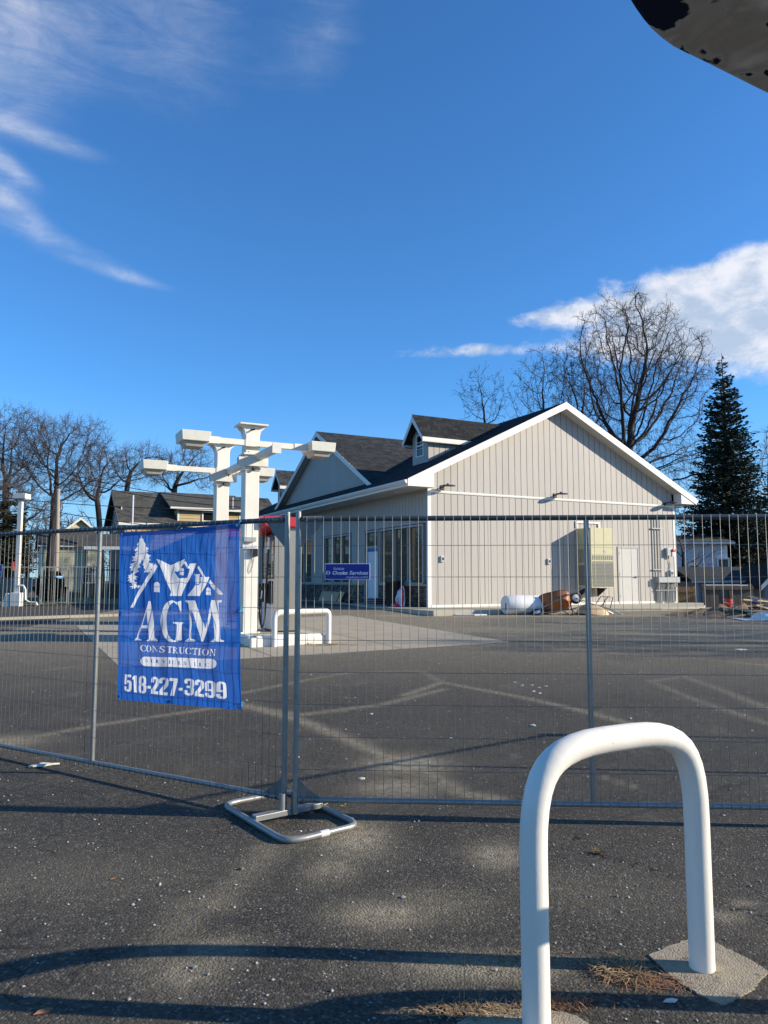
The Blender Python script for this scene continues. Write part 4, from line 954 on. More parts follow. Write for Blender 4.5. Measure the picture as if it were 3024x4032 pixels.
# ------------------------------------------------------------------ banner
def onL(px, py, y_off=-.03):
    r = ray(px, py); X = Vector((math.cos(rotL), math.sin(rotL), 0)); n = Vector((-X.y, X.x, 0))
    p0 = oL+n*y_off; t = (p0-Vector((0, 0, 0))).dot(n)/r.dot(n); q = r*t
    return (q-oL).dot(X), H+r.z*t
def bz(zx, zy): return onL(450+zx*.35256, 2050+zy*.35262)
def banner():
    TL, TR, BLc, BR = bz(85, 128), bz(1415, 22), bz(65, 1992), bz(1440, 2112)
    nx, ny = 440, 470; SS = 3
    x0, x1 = min(TL[0], BLc[0]), max(TR[0], BR[0]); z0, z1 = min(BLc[1], BR[1]), max(TL[1], TR[1])
    gw, gh = nx*SS, ny*SS; img = np.zeros((gh, gw), bool)
    sx, sz = gw/(x1-x0), gh/(z1-z0)
    def fill(poly, val=True, m_=None):
        P = np.array([((a-x0)*sx, (b-z0)*sz) for a, b in poly]); lo = np.clip(np.floor(P.min(0)).astype(int), 0, [gw-1, gh-1]); hi = np.clip(np.ceil(P.max(0)).astype(int)+1, 1, [gw, gh])
        if hi[0] <= lo[0] or hi[1] <= lo[1]: return
        X, Y = np.meshgrid(np.arange(lo[0], hi[0])+.5, np.arange(lo[1], hi[1])+.5); c = np.zeros(X.shape, bool); j = len(P)-1
        for i in range(len(P)):
            xi, yi = P[i]; xj, yj = P[j]
            if yi != yj: c ^= ((yi > Y) != (yj > Y)) & (X < (xj-xi)*(Y-yi)/(yj-yi)+xi)
            j = i
        img[lo[1]:hi[1], lo[0]:hi[0]][c] = val
    def fz(pts, val=True): fill([bz(*p) for p in pts], val)
    def ell(cx, cy, rx, ry, n=48): return [(cx+rx*math.cos(2*math.pi*i/n), cy+ry*math.sin(2*math.pi*i/n)) for i in range(n)]
    def arch(x0_, y0_, x1_, y1_, tilt=0):
        cx = (x0_+x1_)/2; rx = (x1_-x0_)/2; sp_y = y0_+rx*1.05
        pts = [(x0_, y1_-4), (x0_, sp_y)]+[(cx-rx*math.cos(math.pi*i/12), sp_y-(sp_y-y0_)*math.sin(math.pi*i/12)) for i in range(13)]+[(x1_, y1_)]
        fz(pts); fz([(cx-3, y0_), (cx+3, y0_), (cx+3, y1_+5), (cx-3, y1_+5)], False)
        my = y0_+(y1_-y0_)*.47; fz([(x0_-2, my-3), (x1_+2, my-1), (x1_+2, my+5), (x0_-2, my+3)], False)
    # logo
    fz([(485, 478), (508, 515), (250, 970), (212, 968)])
    fz([(492, 427), (668, 500), (808, 430), (800, 455), (855, 520), (872, 482), (957, 478), (782, 842), (650, 840), (672, 795)])
    fz([(700, 568), (738, 572), (812, 462), (848, 530), (870, 545), (845, 640), (745, 645)], False)
    fz([(815, 452), (860, 522), (842, 540), (800, 478)]); arch(757, 528, 803, 612)
    fz([(970, 503), (1045, 632), (1018, 636), (958, 528)]); fz([(1040, 632), (1110, 630), (985, 842), (858, 840), (938, 715), (972, 722), (995, 690), (990, 632)])
    fz([(925, 600), (988, 597), (983, 614), (982, 700), (965, 714), (936, 700), (938, 616)]); fz([(982, 618), (990, 618), (992, 690), (966, 720), (934, 706), (938, 700), (965, 712), (982, 698)], False)
    fz([(1115, 658), (1256, 824), (1208, 828), (1098, 692)]); arch(468, 683, 530, 800); arch(1058, 745, 1125, 832)
    left = [(320, 162), (316, 200), (303, 205), (300, 232), (275, 270), (292, 285), (250, 332), (258, 345), (290, 340), (255, 372), (262, 400), (228, 405), (250, 428), (230, 450), (275, 460), (215, 492), (242, 500), (210, 525), (240, 540), (222, 560), (262, 560), (245, 590), (275, 588), (300, 575), (305, 560), (285, 545), (318, 515), (300, 500), (320, 470), (332, 425)]
    right = [(350, 470), (338, 490), (362, 515), (355, 530), (380, 545), (365, 580), (415, 575), (395, 600), (440, 560), (430, 545), (470, 530), (452, 520), (488, 500), (455, 498), (468, 478), (430, 480), (400, 460), (428, 440), (402, 420), (435, 388), (400, 385), (368, 345), (402, 350), (375, 330), (405, 318), (362, 285), (372, 270), (345, 232), (340, 205), (326, 200)]
    fz(left+right)
    fz([(183, 605), (215, 612), (240, 590), (275, 590), (262, 610), (305, 630), (275, 640), (300, 660), (262, 655), (270, 690), (300, 690), (285, 715), (345, 730), (310, 755), (285, 742), (262, 765), (255, 750), (230, 765), (240, 745), (205, 740), (245, 725), (230, 690), (205, 690), (222, 665), (185, 678), (215, 645), (185, 640), (210, 625)])
    # AGM
    fz([(412, 897), (432, 897), (498, 1305), (525, 1328), (525, 1342), (404, 1340), (404, 1328), (432, 1315), (418, 1198), (350, 1197), (326, 1292), (330, 1315), (356, 1324), (355, 1336), (277, 1333), (278, 1321), (304, 1303)])
    fz([(358, 1166), (413, 1166), (390, 1000)], False)
    fz(ell(672, 1122, 126, 232)); fz(ell(700, 1122, 100, 212), False); fz([(730, 985), (850, 985), (850, 1400), (785, 1400), (730, 1338)], False)
    fz([(740, 905), (784, 892), (781, 1018), (768, 1018), (750, 950), (700, 912)]); fz([(722, 1140), (787, 1142), (787, 1332), (700, 1354), (722, 1300)]); fz([(678, 1130), (805, 1133), (805, 1148), (787, 1158), (722, 1156), (678, 1144)])
    fz([(838, 888), (928, 892), (1045, 1205), (1130, 886), (1240, 887), (1240, 905), (1203, 922), (1214, 1322), (1255, 1336), (1253, 1350), (1098, 1350), (1098, 1336), (1140, 1322), (1130, 1005), (1028, 1348), (1006, 1346), (886, 985), (886, 1312), (940, 1331), (940, 1347), (823, 1344), (823, 1331), (862, 1314), (868, 925), (840, 904)])
    # serif small caps
    def glyph(ch, x, y, w_, h_, val):
        A_ = lambda a, b: (x+a*w_, y+b*h_)
        def q(pts, vv=val): fill([A_(*p) for p in pts], vv)
        def e(cx, cy, rx, ry, vv): q([(cx+rx*math.cos(2*math.pi*i/30), cy+ry*math.sin(2*math.pi*i/30)) for i in range(30)], vv)
        S, TH, sf = (.26 if val else .34), .09, (.07 if val else .10)
        def stem(a, b0=0, b1=1): q([(a, b0), (a+S, b0), (a+S, b1), (a, b1)])
        def ser(a, b, top): q([(a, 1-sf), (b, 1-sf), (b, 1), (a, 1)] if top else [(a, 0), (b, 0), (b, sf), (a, sf)])
        if ch == 'O': e(.5, .5, .5, .52, val); e(.5, .5, .25, .46, not val)
        elif ch == 'C': e(.55, .5, .55, .52, val); e(.6, .5, .34, .46, not val); q([(.72, .26), (1.2, .26), (1.2, .72), (.72, .72)], not val); q([(.90, .68), (1, .68), (1, 1), (.90, .94)]); q([(.97, .25), (1.03, .2), (.9, .05), (.85, .1)])
        elif ch == 'I': stem(.38); ser(.2, .8, 0); ser(.2, .8, 1)
        elif ch == 'T': stem(.38); ser(.2, .8, 0); q([(0, .88), (1, .88), (1, 1), (0, 1)]); q([(0, .93), (1, .93), (1, 1), (0, 1)]); q([(0, .75), (.05, .75), (.12, .95), (0, .95)]); q([(1, .75), (.95, .75), (.88, .95), (1, .95)])
        elif ch == 'L': stem(.15); ser(0, .52, 1); q([(0, 0), (.95, 0), (.95, .1), (0, .1)]); q([(.95, 0), (1, .28), (.94, .28), (.85, .06)])
        elif ch == 'E': stem(.15); q([(0, 0), (.95, 0), (.95, .1), (0, .1)]); q([(0, .9), (.92, .9), (.92, 1), (0, 1)]); q([(.3, .45), (.72, .45), (.72, .55), (.3, .55)]); q([(.95, 0), (1, .25), (.94, .25), (.85, .06)]); q([(.92, 1), (.92, .76), (.87, .76), (.8, .95)])
        elif ch == 'U': q([(.12, .3), (.12+S, .3), (.12+S, 1), (.12, 1)]); q([(.80, .3), (.88, .3), (.88, 1), (.80, 1)]); e(.5, .30, .38, .31, val); e(.58, .34, .22, .27, not val); q([(.12+S, .33), (.80, .33), (.80, .9), (.12+S, .9)], not val); ser(0, .5, 1); ser(.68, 1.0, 1)
        elif ch == 'N': q([(.12, 0), (.2, 0), (.2, 1), (.12, 1)]); q([(.80, 0), (.88, 0), (.88, 1), (.80, 1)]); q([(.05, 1), (.30, 1), (.88, .0), (.78, 0)]); ser(0, .32, 0); ser(.68, 1, 1); ser(0, .25, 1)
        elif ch == 'V': q([(.08, 1), (.36, 1), (.58, .22), (.52, 0), (.45, 0)]); q([(.80, 1), (.89, 1), (.54, 0), (.50, .1)]); ser(0, .45, 1); ser(.70, 1, 1)
        elif ch == 'R': stem(.12); e(.45, .74, .38, .27, val); e(.42, .74, .16, .20, not val); q([(.36, .54), (.36, .94), (.42, .94), (.42, .54)], not val); stem(.12); q([(.40, .48), (.62, .50), (1.02, 0), (.72, 0)]); ser(0, .5, 0); ser(0, .5, 1)
        elif ch == 'S':
            pts = [(.86, .82), (.70, .94), (.48, .97), (.25, .90), (.17, .76), (.25, .62), (.50, .52), (.74, .40), (.82, .25), (.72, .08), (.48, .03), (.25, .06), (.10, .2)]
            for (a, b), (c_, d_) in zip(pts[:-1], pts[1:]):
                dx, dy = c_-a, d_-b; l = math.hypot(dx, dy); hw = .08+.09*abs(dy)/l if .25 < (b+d_)/2 < .8 else .075; nx_, ny_ = -dy/l*hw*1.2, dx/l*hw*.6
                q([(a+nx_, b+ny_), (c_+nx_, d_+ny_), (c_-nx_, d_-ny_), (a-nx_, b-ny_)])
                e(c_, d_, hw*.9, hw*.5, val)
            q([(.84, .68), (.92, .68), (.92, .98), (.82, .9)]); q([(.04, .32), (.12, .32), (.16, .08), (.04, .02)])
    def word(s, tl, br, val, gap=.18, wid=None):
        a0, b1 = bz(*tl); a1, b0 = bz(*br); wd = {'I': .55, ' ': .7}; tot = sum(wd.get(c_, 1) for c_ in s)+gap*(len(s)-1); w1 = (a1-a0)/tot; x_ = a0
        for c_ in s:
            ww = wd.get(c_, 1)*w1
            if c_ == 'I': glyph(c_, x_-w1*.22, b0, w1, b1-b0, val)
            elif c_ == 'S': glyph(c_, x_+.04*ww, b0, ww*.92, b1-b0, val)
            elif c_ != ' ': glyph(c_, x_, b0, ww, b1-b0, val)
            x_ += ww+gap*w1
    word('CONSTRUCTION', (337, 1382), (1160, 1508), True, .12)
    pts = []
    for i in range(13): a = math.pi/2+math.pi*i/12; pts.append((385+54*math.cos(a), 1565-52*math.sin(a)))
    for i in range(13): a = -math.pi/2+math.pi*i/12; pts.append((1112+56*math.cos(a), 1592-55*math.sin(a)))
    fz(pts)
    word('SERVICES LLC', (386, 1534), (1090, 1628), False, .62)
    # number (heavy condensed sans), one group at a time
    def rr(x, y, w_, h_, box, val, k=.30):
        a0, b0, a1, b1 = box; pts = []; n = 10; rx, ry = min(k*1.0, (a1-a0)/2), min(k*.42, (b1-b0)/2)
        for cx, cy, st in ((a1-rx, b1-ry, 0), (a0+rx, b1-ry, 1), (a0+rx, b0+ry, 2), (a1-rx, b0+ry, 3)):
            for i_ in range(n+1): t_ = math.pi/2*(st+i_/n); pts.append((cx+rx*math.cos(t_), cy+ry*math.sin(t_)))
        fill([(x+a*w_, y+b*h_) for a, b in pts], val)
    def digit(ch, x, y, w_, h_):
        q = lambda pts, val=True: fill([(x+a*w_, y+b*h_) for a, b in pts], val)
        B = lambda a0, b0, a1, b1, val=True: q([(a0, b0), (a1, b0), (a1, b1), (a0, b1)], val)
        O = lambda *bx: rr(x, y, w_, h_, bx, True, .42); Hh_ = lambda *bx: rr(x, y, w_, h_, bx, False, .13)
        if ch == '1': q([(.28, 0), (.78, 0), (.78, 1), (.46, 1), (.02, .86), (.02, .72), (.28, .76)])
        elif ch == '7': B(0, .83, 1, 1); q([(.55, .84), (1, .84), (.62, 0), (.16, 0)])
        elif ch == '8': O(0, 0, 1, .56); O(0, .45, 1, 1); Hh_(.37, .13, .63, .43); Hh_(.37, .59, .63, .87)
        elif ch == '5': O(0, 0, 1, .67); B(0, .42, .36, 1); B(0, .85, .92, 1); Hh_(.37, .13, .63, .54); B(.0, .30, .37, .42, False)
        elif ch == '2': O(0, .46, 1, 1); Hh_(.37, .56, .63, .87); B(0, .46, .37, .66, False); B(.37, .44, .60, .60, False); q([(.63, .66), (1, .66), (.98, .54), (.42, .16), (.0, .16), (.02, .24)]); B(0, 0, .98, .17)
        elif ch == '3': O(0, 0, 1, .57); O(0, .44, 1, 1); Hh_(.37, .13, .63, .45); Hh_(.37, .57, .63, .87); B(-.02, .30, .37, .70, False); B(.28, .45, .5, .57)
        elif ch == '9': O(0, .0, 1, .6); O(0, .36, 1, 1); Hh_(.37, .13, .63, .40); Hh_(.37, .49, .63, .87); B(-.02, .27, .37, .365, False); B(.63, .2, 1, .8)
    for s_, tl, br in (('518', (152, 1710), (387, 1925)), ('227', (450, 1733), (725, 1955)), ('3299', (803, 1755), (1272, 1990))):
        a0, b1 = bz(*tl); a1, b0 = bz(*br); n_ = len(s_); ww = (a1-a0)/(n_+.09*(n_-1)); x_ = a0
        for c_ in s_: digit(c_, x_, b0, ww, b1-b0); x_ += ww*1.09
    for a, b in (((395, 1838), (443, 1868)), ((735, 1862), (783, 1892))): fz([a, (b[0], a[1]), b, (a[0], b[1])])
    ink = img.reshape(ny, SS, nx, SS).mean((1, 3))
    # mesh
    A_, B_ = np.meshgrid(np.linspace(0, 1, nx), np.linspace(0, 1, ny))
    bx0 = BLc[0]+(TL[0]-BLc[0])*B_; bx1 = BR[0]+(TR[0]-BR[0])*B_; X = bx0+(bx1-bx0)*A_
    zb = BLc[1]+(BR[1]-BLc[1])*A_; zt = TL[1]+(TR[1]-TL[1])*A_-.012*np.sin(math.pi*A_); Z = zb+(zt-zb)*B_
    edge = np.minimum(1, 6*np.minimum(A_, 1-A_))*np.minimum(1, 5*np.minimum(B_, 1-B_))
    rip = .65*(.006*np.sin(A_*34+2.5*np.sin(B_*5))+.007*np.sin(A_*17+B_*7+1)+.006*np.sin(B_*19+A_*4)+.012*np.sin(A_*6.3+B_*3.1)+.004*np.sin(A_*61+4*np.sin(B_*8)))*(.35+.65*edge)
    Yv = -.062-rip+.012*(1-edge)
    Yv = np.minimum(Yv, -.0265)
    fi = (X-x0)/(x1-x0)*(nx-1); fj = (Z-z0)/(z1-z0)*(ny-1); i0 = np.clip(fi.astype(int), 0, nx-2); j0 = np.clip(fj.astype(int), 0, ny-2); fx = np.clip(fi-i0, 0, 1); fy = np.clip(fj-j0, 0, 1)
    inkv = (ink[j0, i0]*(1-fx)+ink[j0, i0+1]*fx)*(1-fy)+(ink[j0+1, i0]*(1-fx)+ink[j0+1, i0+1]*fx)*fy
    hem = ((B_ < .028) | (B_ > .972) | (A_ > .975) | (A_ < .025)).astype(float)
    In = np.arange(nx*ny).reshape(ny, nx); Fq = np.stack([In[:-1, :-1], In[:-1, 1:], In[1:, 1:], In[1:, :-1]], -1).reshape(-1, 4)
    m, nt, b = new_mat('banner_mesh'); N = nt.nodes.new; L = nt.links.new; nt.nodes.remove(b)
    a1 = N('ShaderNodeAttribute'); a1.attribute_name = 'ink'; mr = N('ShaderNodeMapRange'); L(a1.outputs['Fac'], mr.inputs[0]); mr.inputs[1].default_value = .3; mr.inputs[2].default_value = .7
    mx = N('ShaderNodeMix'); mx.data_type = 'RGBA'; L(mr.outputs[0], mx.inputs[0]); mx.inputs[6].default_value = (.024, .15, .56, 1); mx.inputs[7].default_value = (.90, .89, .88, 1)
    tl_ = N('ShaderNodeBsdfTranslucent'); df = N('ShaderNodeBsdfDiffuse'); L(mx.outputs[2], tl_.inputs[0]); L(mx.outputs[2], df.inputs[0])
    m1 = N('ShaderNodeMixShader'); m1.inputs[0].default_value = .34; L(tl_.outputs[0], m1.inputs[1]); L(df.outputs[0], m1.inputs[2])
    tr = N('ShaderNodeBsdfTransparent'); tr.inputs[0].default_value = (.9, .93, 1, 1)
    a2 = N('ShaderNodeAttribute'); a2.attribute_name = 'hem'
    kk = N('ShaderNodeMath'); kk.operation = 'MAXIMUM'; L(a2.outputs['Fac'], kk.inputs[0]); L(mr.outputs[0], kk.inputs[1]); k = N('ShaderNodeMapRange'); L(kk.outputs[0], k.inputs[0]); k.inputs[3].default_value = .85; k.inputs[4].default_value = .965
    m2 = N('ShaderNodeMixShader'); L(k.outputs[0], m2.inputs[0]); L(tr.outputs[0], m2.inputs[1]); L(m1.outputs[0], m2.inputs[2]); L(m2.outputs[0], nt.nodes['Material Output'].inputs[0])
    me = np_mesh('banner_sheet', np.stack([X, Yv, Z], -1).reshape(-1, 3), Fq, m, True)
    for nm, arr in (('ink', inkv), ('hem', hem)):
        at_ = me.attributes.new(nm, 'FLOAT', 'POINT'); at_.data.foreach_set('value', arr.astype(np.float32).ravel())
    t = empty('banner', 'blue mesh banner with white house logo and phone number tied to the fence', 'banner', oL, rotL)
    link('sheet', me, t)
    for (a, b), tie in [((.02, .985), 1), ((.50, .985), 1), ((.985, .985), 1), ((.012, .5), 1), ((.985, .52), 1), ((.012, .02), 0), ((.45, .015), 0), ((.98, .015), 1)]:
        xx = BLc[0]+(TL[0]-BLc[0])*b; xe = BR[0]+(TR[0]-BR[0])*b; x_ = xx+(xe-xx)*a; zb_ = BLc[1]+(BR[1]-BLc[1])*a; zt_ = TL[1]+(TR[1]-TL[1])*a; z_ = zb_+(zt_-zb_)*b
        MB().lathe([(.004, 0), (.011, 0), (.011, .004), (.004, .004)], 12, Matrix.Translation((x_, -.047, z_)) @ Matrix.Rotation(R(90), 4, 'X')).build('grommet', m_steel, t)
        if tie: MB().tube([(x_, -.05, z_), (x_+.02, -.05, z_+.02), (x_+.01, -.02, z_+.035), (x_-.01, .02, z_+.02), (x_-.01, -.03, z_-.01), (x_+.05, -.045, z_-.012)], .0022, 5).build('tie', m_strand, t)
banner()

# small blue sign
def onsite(parent_origin, rz, x0, z0, x1, z1, label):
    t = empty('fence_sign', label, 'sign', parent_origin, rz, 'small blue signs on the fence')
    w_, h_ = x1-x0, z1-z0
    MB().box(x0, -.029, z0, x1, -.0255, z1).build('panel', m_ink, t, bevel=.001)
    MB().box(x0+.004, -.0302, z0+.004, x1-.004, -.0292, z1-.004).build('blue_field', m_signblue, t)
    y = -.0306; X = lambda a: x0+a*w_; Z = lambda b: z0+b*h_
    text_obj('lettering', 'Reliable', X(.19), Z(.60), X(.43), Z(.76), y, m_ink, t, shear=.25)
    text_obj('lettering', 'Onsite Services', X(.17), Z(.30), X(.96), Z(.54), y, m_ink, t, shear=.25, bold=.02)
    text_obj('lettering', 'UnitedRentals.com/ROS', X(.47), Z(.09), X(.96), Z(.21), y, m_ink, t)
    def ring(cx, cz, rx, rz_, t0):
        n = 24; V = []; 
        for k in range(n): a = 2*math.pi*k/n; V += [(cx+rx*math.cos(a), y, cz+rz_*math.sin(a)), (cx+rx*t0*math.cos(a), y, cz+rz_*.94*math.sin(a))]
        return np_mesh('ring', V, [(2*k, (2*k+2) % (2*n), (2*k+3) % (2*n), 2*k+1) for k in range(n)], m_ink)
    link('emblem', ring(X(.075), Z(.42), .035*w_*1.3, .125*h_, .45), t)
    return t
onsite(P_R, rotR, .186, 1.555, .489, 1.662, 'small blue "Onsite Services" sign hung on the fence right of the stand')
xs0 = onL(8, 2240)[0]
onsite(oL, rotL, xs0-.303, 1.58, xs0, 1.69, 'small blue sign cut by the left edge of the picture')

# ------------------------------------------------------------------ overhead sign edge in the top corner
def overhead():
    m, nt, b = new_mat('peeling_paint'); N = nt.nodes.new; L = nt.links.new
    tc = N('ShaderNodeTexCoord'); n1 = N('ShaderNodeTexNoise'); n1.inputs['Scale'].default_value = 6.0; n1.inputs['Detail'].default_value = 4; n1.inputs['Roughness'].default_value = .45; n1.inputs['Distortion'].default_value = .5; L(tc.outputs['Object'], n1.inputs[0])
    cr = N('ShaderNodeValToRGB'); e = cr.color_ramp.elements; e[0].position = .485; e[0].color = (.02, .03, .07, 1); e[1].position = .50; e[1].color = (.62, .62, .60, 1); q = e.new(.56); q.color = (.52, .50, .47, 1); q = e.new(.70); q.color = (.85, .85, .84, 1)
    L(n1.outputs[0], cr.inputs[0]); L(cr.outputs[0], b.inputs['Base Color']); b.inputs['Roughness'].default_value = .95; b.inputs['Specular IOR Level'].default_value = .1
    bp = N('ShaderNodeBump'); bp.inputs['Strength'].default_value = .2; bp.inputs['Distance'].default_value = .01; L(n1.outputs[0], bp.inputs['Height']); L(bp.outputs[0], b.inputs['Normal'])
    def hit(px, py, z=2.9): r = ray(px, py); k = (z-H)/r.z; return (r.x*k, r.y*k)
    edge = [hit(*p) for p in [(2405, -150), (2440, -60), (2475, 0), (2500, 40), (2530, 82), (2565, 122), (2605, 158), (2650, 190), (2700, 215), (2760, 243), (2860, 293), (2960, 343), (3060, 392)]]
    e1 = edge[-1]; pts = edge+[(e1[0]+1.4, e1[1]+.7), (e1[0]+2.2, e1[1]-.6), (1.9, .5), (.9, .62), (.62, .9)]
    t = empty('overhead_sign', 'shaded underside of a weathered sign panel with dark peeling patches, top right corner', 'sign', (0, 0, 0))
    MB().prism(pts, 2.9, 2.96, 'xy').build('panel', m, t, bevel=.01)
    MB().tube([(2.9, 1.2, 0), (2.9, 1.2, 2.95)], .06, 16).build('post', m_hoop, t, smooth=True)
overhead()

# ------------------------------------------------------------------ trees
def tubes_np(segs, n):
    """segs: array rows p0(3) p1(3) r0 r1 -> verts, quads"""
    S = np.asarray(segs, np.float64); p0, p1, r0, r1 = S[:, :3], S[:, 3:6], S[:, 6], S[:, 7]
    d = p1-p0; d /= np.linalg.norm(d, axis=1, keepdims=True)+1e-9
    h = np.where(np.abs(d[:, 2:3]) < .9, [[0, 0, 1.]], [[1., 0, 0]]); a = np.cross(d, h); a /= np.linalg.norm(a, axis=1, keepdims=True)+1e-9; b = np.cross(d, a)
    ang = np.arange(n)*2*math.pi/n; c, s = np.cos(ang), np.sin(ang)
    ring = a[:, None, :]*c[None, :, None]+b[:, None, :]*s[None, :, None]
    V = np.concatenate([p0[:, None]+ring*r0[:, None, None], p1[:, None]+ring*r1[:, None, None]], 1).reshape(-1, 3)
    base = (np.arange(len(S))*2*n)[:, None]; k = np.arange(n); k2 = (k+1) % n
    F_ = np.stack([base+k, base+k2, base+n+k2, base+n+k], -1).reshape(-1, 4)
    return V, F_
def colonize(att, trunk, step=.4, infl=4, kill=.8, iters=90, seed=0, up=.12):
    r = np.random.default_rng(seed); nodes = [np.array(p, float) for p in trunk]; par = [-1]+list(range(len(trunk)-1))
    nk = {}; att = np.array(att); best = np.full(len(att), 1e9); idx = np.zeros(len(att), int); new = list(range(len(nodes)))
    for it in range(iters):
        for j in new:
            d = np.linalg.norm(att-nodes[j], axis=1); mk = d < best; best[mk] = d[mk]; idx[mk] = j
        keep = best > kill; att, best, idx = att[keep], best[keep], idx[keep]
        if not len(att): break
        lim = infl if it > 8 else 1e9
        act = best < lim; new = []
        for j in np.unique(idx[act]):
            v_ = att[act & (idx == j)]-nodes[j]; v_ = (v_/np.linalg.norm(v_, axis=1, keepdims=True)).sum(0)
            L_ = np.linalg.norm(v_); nk[j] = nk.get(j, 0)+1
            if L_ < .25*1 or nk[j] > 3:
                best[idx == j] = 1e9; idx[idx == j] = -1; continue
            v_ = v_/L_+r.normal(0, .13, 3)+np.array([0, 0, up]); v_ /= np.linalg.norm(v_)
            q = nodes[j]+v_*step
            nodes.append(q); par.append(int(j)); new.append(len(nodes)-1)
        if not new: break
    return np.array(nodes), par
def tree(label, loc, h, crown, seed, trunk_h, trunk_r, lean=(0, 0), natt=900, tw=(3, .55), tipr=.010, mt=None, mc=None, pods=False, buds=False, group=None, dens=1.0, step=.42, name='bare_tree', droop=0, curve=.35, pw=1.18):
    """crown: ellipsoids (dx, dy, z, rx, ry, rz) relative to the base"""
    r = np.random.default_rng(seed); att = []
    vol = np.array([c[3]*c[4]*c[5] for c in crown]); vol = vol/vol.sum()
    for c, f in zip(crown, vol):
        n_ = int(natt*f)+5; g = r.normal(size=(n_, 3)); g /= np.linalg.norm(g, axis=1, keepdims=True); g *= (r.random((n_, 1))**(1/2.2))
        att += list(g*np.array(c[3:6])+np.array(c[:3]))
    tr = []; k = max(3, int(trunk_h/step)); ph = r.random()*6
    for i in range(k+1):
        t_ = i/k; tr.append((lean[0]*t_**1.5+curve*.3*math.sin(t_*4+ph)*t_, lean[1]*t_, trunk_h*t_))
    nodes, par = colonize(att, tr, step=step, infl=4.5, kill=step*1.25, seed=seed, iters=150)
    nn = len(nodes); kids = [[] for _ in range(nn)]
    for i in range(1, nn): kids[par[i]].append(i)
    rad = np.zeros(nn); E_ = 2.25
    for i in range(nn-1, -1, -1):
        s_ = sum(rad[c]**E_ for c in kids[i]); rad[i] = max(tipr, s_**(1/E_))
    rad = tipr+(trunk_r-tipr)*((rad-tipr)/(rad[0]-tipr+1e-9))**pw
    segs = [(*nodes[par[i]], *nodes[i], max(rad[i], min(rad[par[i]], rad[i]*1.35)), rad[i]) for i in range(1, nn)]
    thick = [s for s in segs if s[7] > .045]; thin = [s for s in segs if s[7] <= .045]
    tws = []; leafs = []
    cen = np.mean([c[:3] for c in crown], 0)
    for i in range(k, nn):
        if rad[i] > .05: continue
        d0 = nodes[i]-nodes[par[i]]; d0 /= np.linalg.norm(d0)+1e-9
        for q in range(int(tw[0]*dens+r.random())):
            d = d0+r.normal(0, .55, 3); d[2] += .12-droop; d /= np.linalg.norm(d); l = tw[1]*r.uniform(.5, 1.3); p = nodes[i]+d0*r.uniform(-.3, 0)*step
            d2 = d+r.normal(0, .25, 3); m1 = p+d*l*.5; e = m1+d2/np.linalg.norm(d2)*l*.5
            tws += [(*p, *m1, tipr*.75, tipr*.6), (*m1, *e, tipr*.6, tipr*.4)]
            for s_ in range(2):
                b = m1 if s_ else p+d*l*.25; dd = d+r.normal(0, .6, 3); dd /= np.linalg.norm(dd); tws.append((*b, *(b+dd*l*.45), tipr*.5, tipr*.35))
            if pods and r.random() < .33: leafs.append((e, r.uniform(.25, .5)))
            if buds and r.random() < .8: leafs.append((e, .09))
    t = empty(name, label, 'tree', loc, 0, group)
    V, Fq = tubes_np(thick, 8); link('trunk', np_mesh('trunk', V, Fq, mt or m_bark, True), t)
    V, Fq = tubes_np(np.array(thin+tws), 3); link('crown', np_mesh('crown', V, Fq, mc or m_twig), t)
    if leafs:
        sg = []
        for e, l in leafs:
            if pods:
                o_ = r.normal(0, .05, 3); a = e+np.array([o_[0], o_[1], -l*.5]); b = a+np.array([o_[1]*1.2, o_[0]*1.2, -l*.5]); sg += [(*e, *a, .008, .011), (*a, *b, .011, .006)]
            else:
                dd = r.normal(0, .6, 3); dd[2] += .6; dd /= np.linalg.norm(dd); sg += [(*e, *(e+dd*l), .022, .008)]
        V, Fq = tubes_np(np.array(sg), 4); tag(link('seed_pods' if pods else 'buds', np_mesh('pods', V, Fq, m_pod if pods else m_bud), t), kind='stuff')
    return t
def base(px, Y, z=None): p = at(px, 2285, Y); return Vector((p.x, Y, gz(p.x, Y)-.05 if z is None else z))
def hz(py, Y): return at(1512, py, Y).z
K = 1/F
# big pod tree: Y=42
Y = 54; s = Y/F
tree('very tall bare tree with hanging seed pods behind the right roof slope', base(2480, Y), 0, [
    (.9, 0, hz(1440, Y)-.6, 300*s, 300*s, 310*s), (.3, 0, hz(1230, Y)-.6, 215*s, 200*s, 130*s), (3.0, 0, hz(1480, Y)-.6, 200*s, 180*s, 90*s), (2.9, .5, hz(1760, Y)-.6, 290*s, 200*s, 120*s), (3.6, 0, hz(1350, Y)-.6, 150*s, 160*s, 110*s), (-2.4, -.5, hz(1760, Y)-.6, 230*s, 200*s, 140*s), (-3.2, 0, hz(1420, Y)-.6, 150*s, 160*s, 130*s), (2.6, .0, hz(1950, Y)-.6, 190*s, 200*s, 80*s)],
    11, hz(1760, Y)-.6, .46, lean=(.15, 0), natt=3300, tw=(3.2, .68), tipr=.014, pods=True, step=.44, name='pod_tree', droop=.12, pw=1.02)
Y = 58; s = Y/F
tree('bare budding tree behind the roof, left of the very tall pod tree', base(2150, Y), 0, [(0, 0, hz(1500, Y)-.6, 150*s, 150*s, 190*s), (.6, 0, hz(1380, Y)-.6, 120*s, 110*s, 90*s), (-.9, 0, hz(1600, Y)-.6, 110*s, 120*s, 110*s)], 23, hz(1690, Y)-.6, .15, lean=(.3, 0), natt=620, tw=(2.6, .55), tipr=.010, buds=True, group='bare trees behind the store')
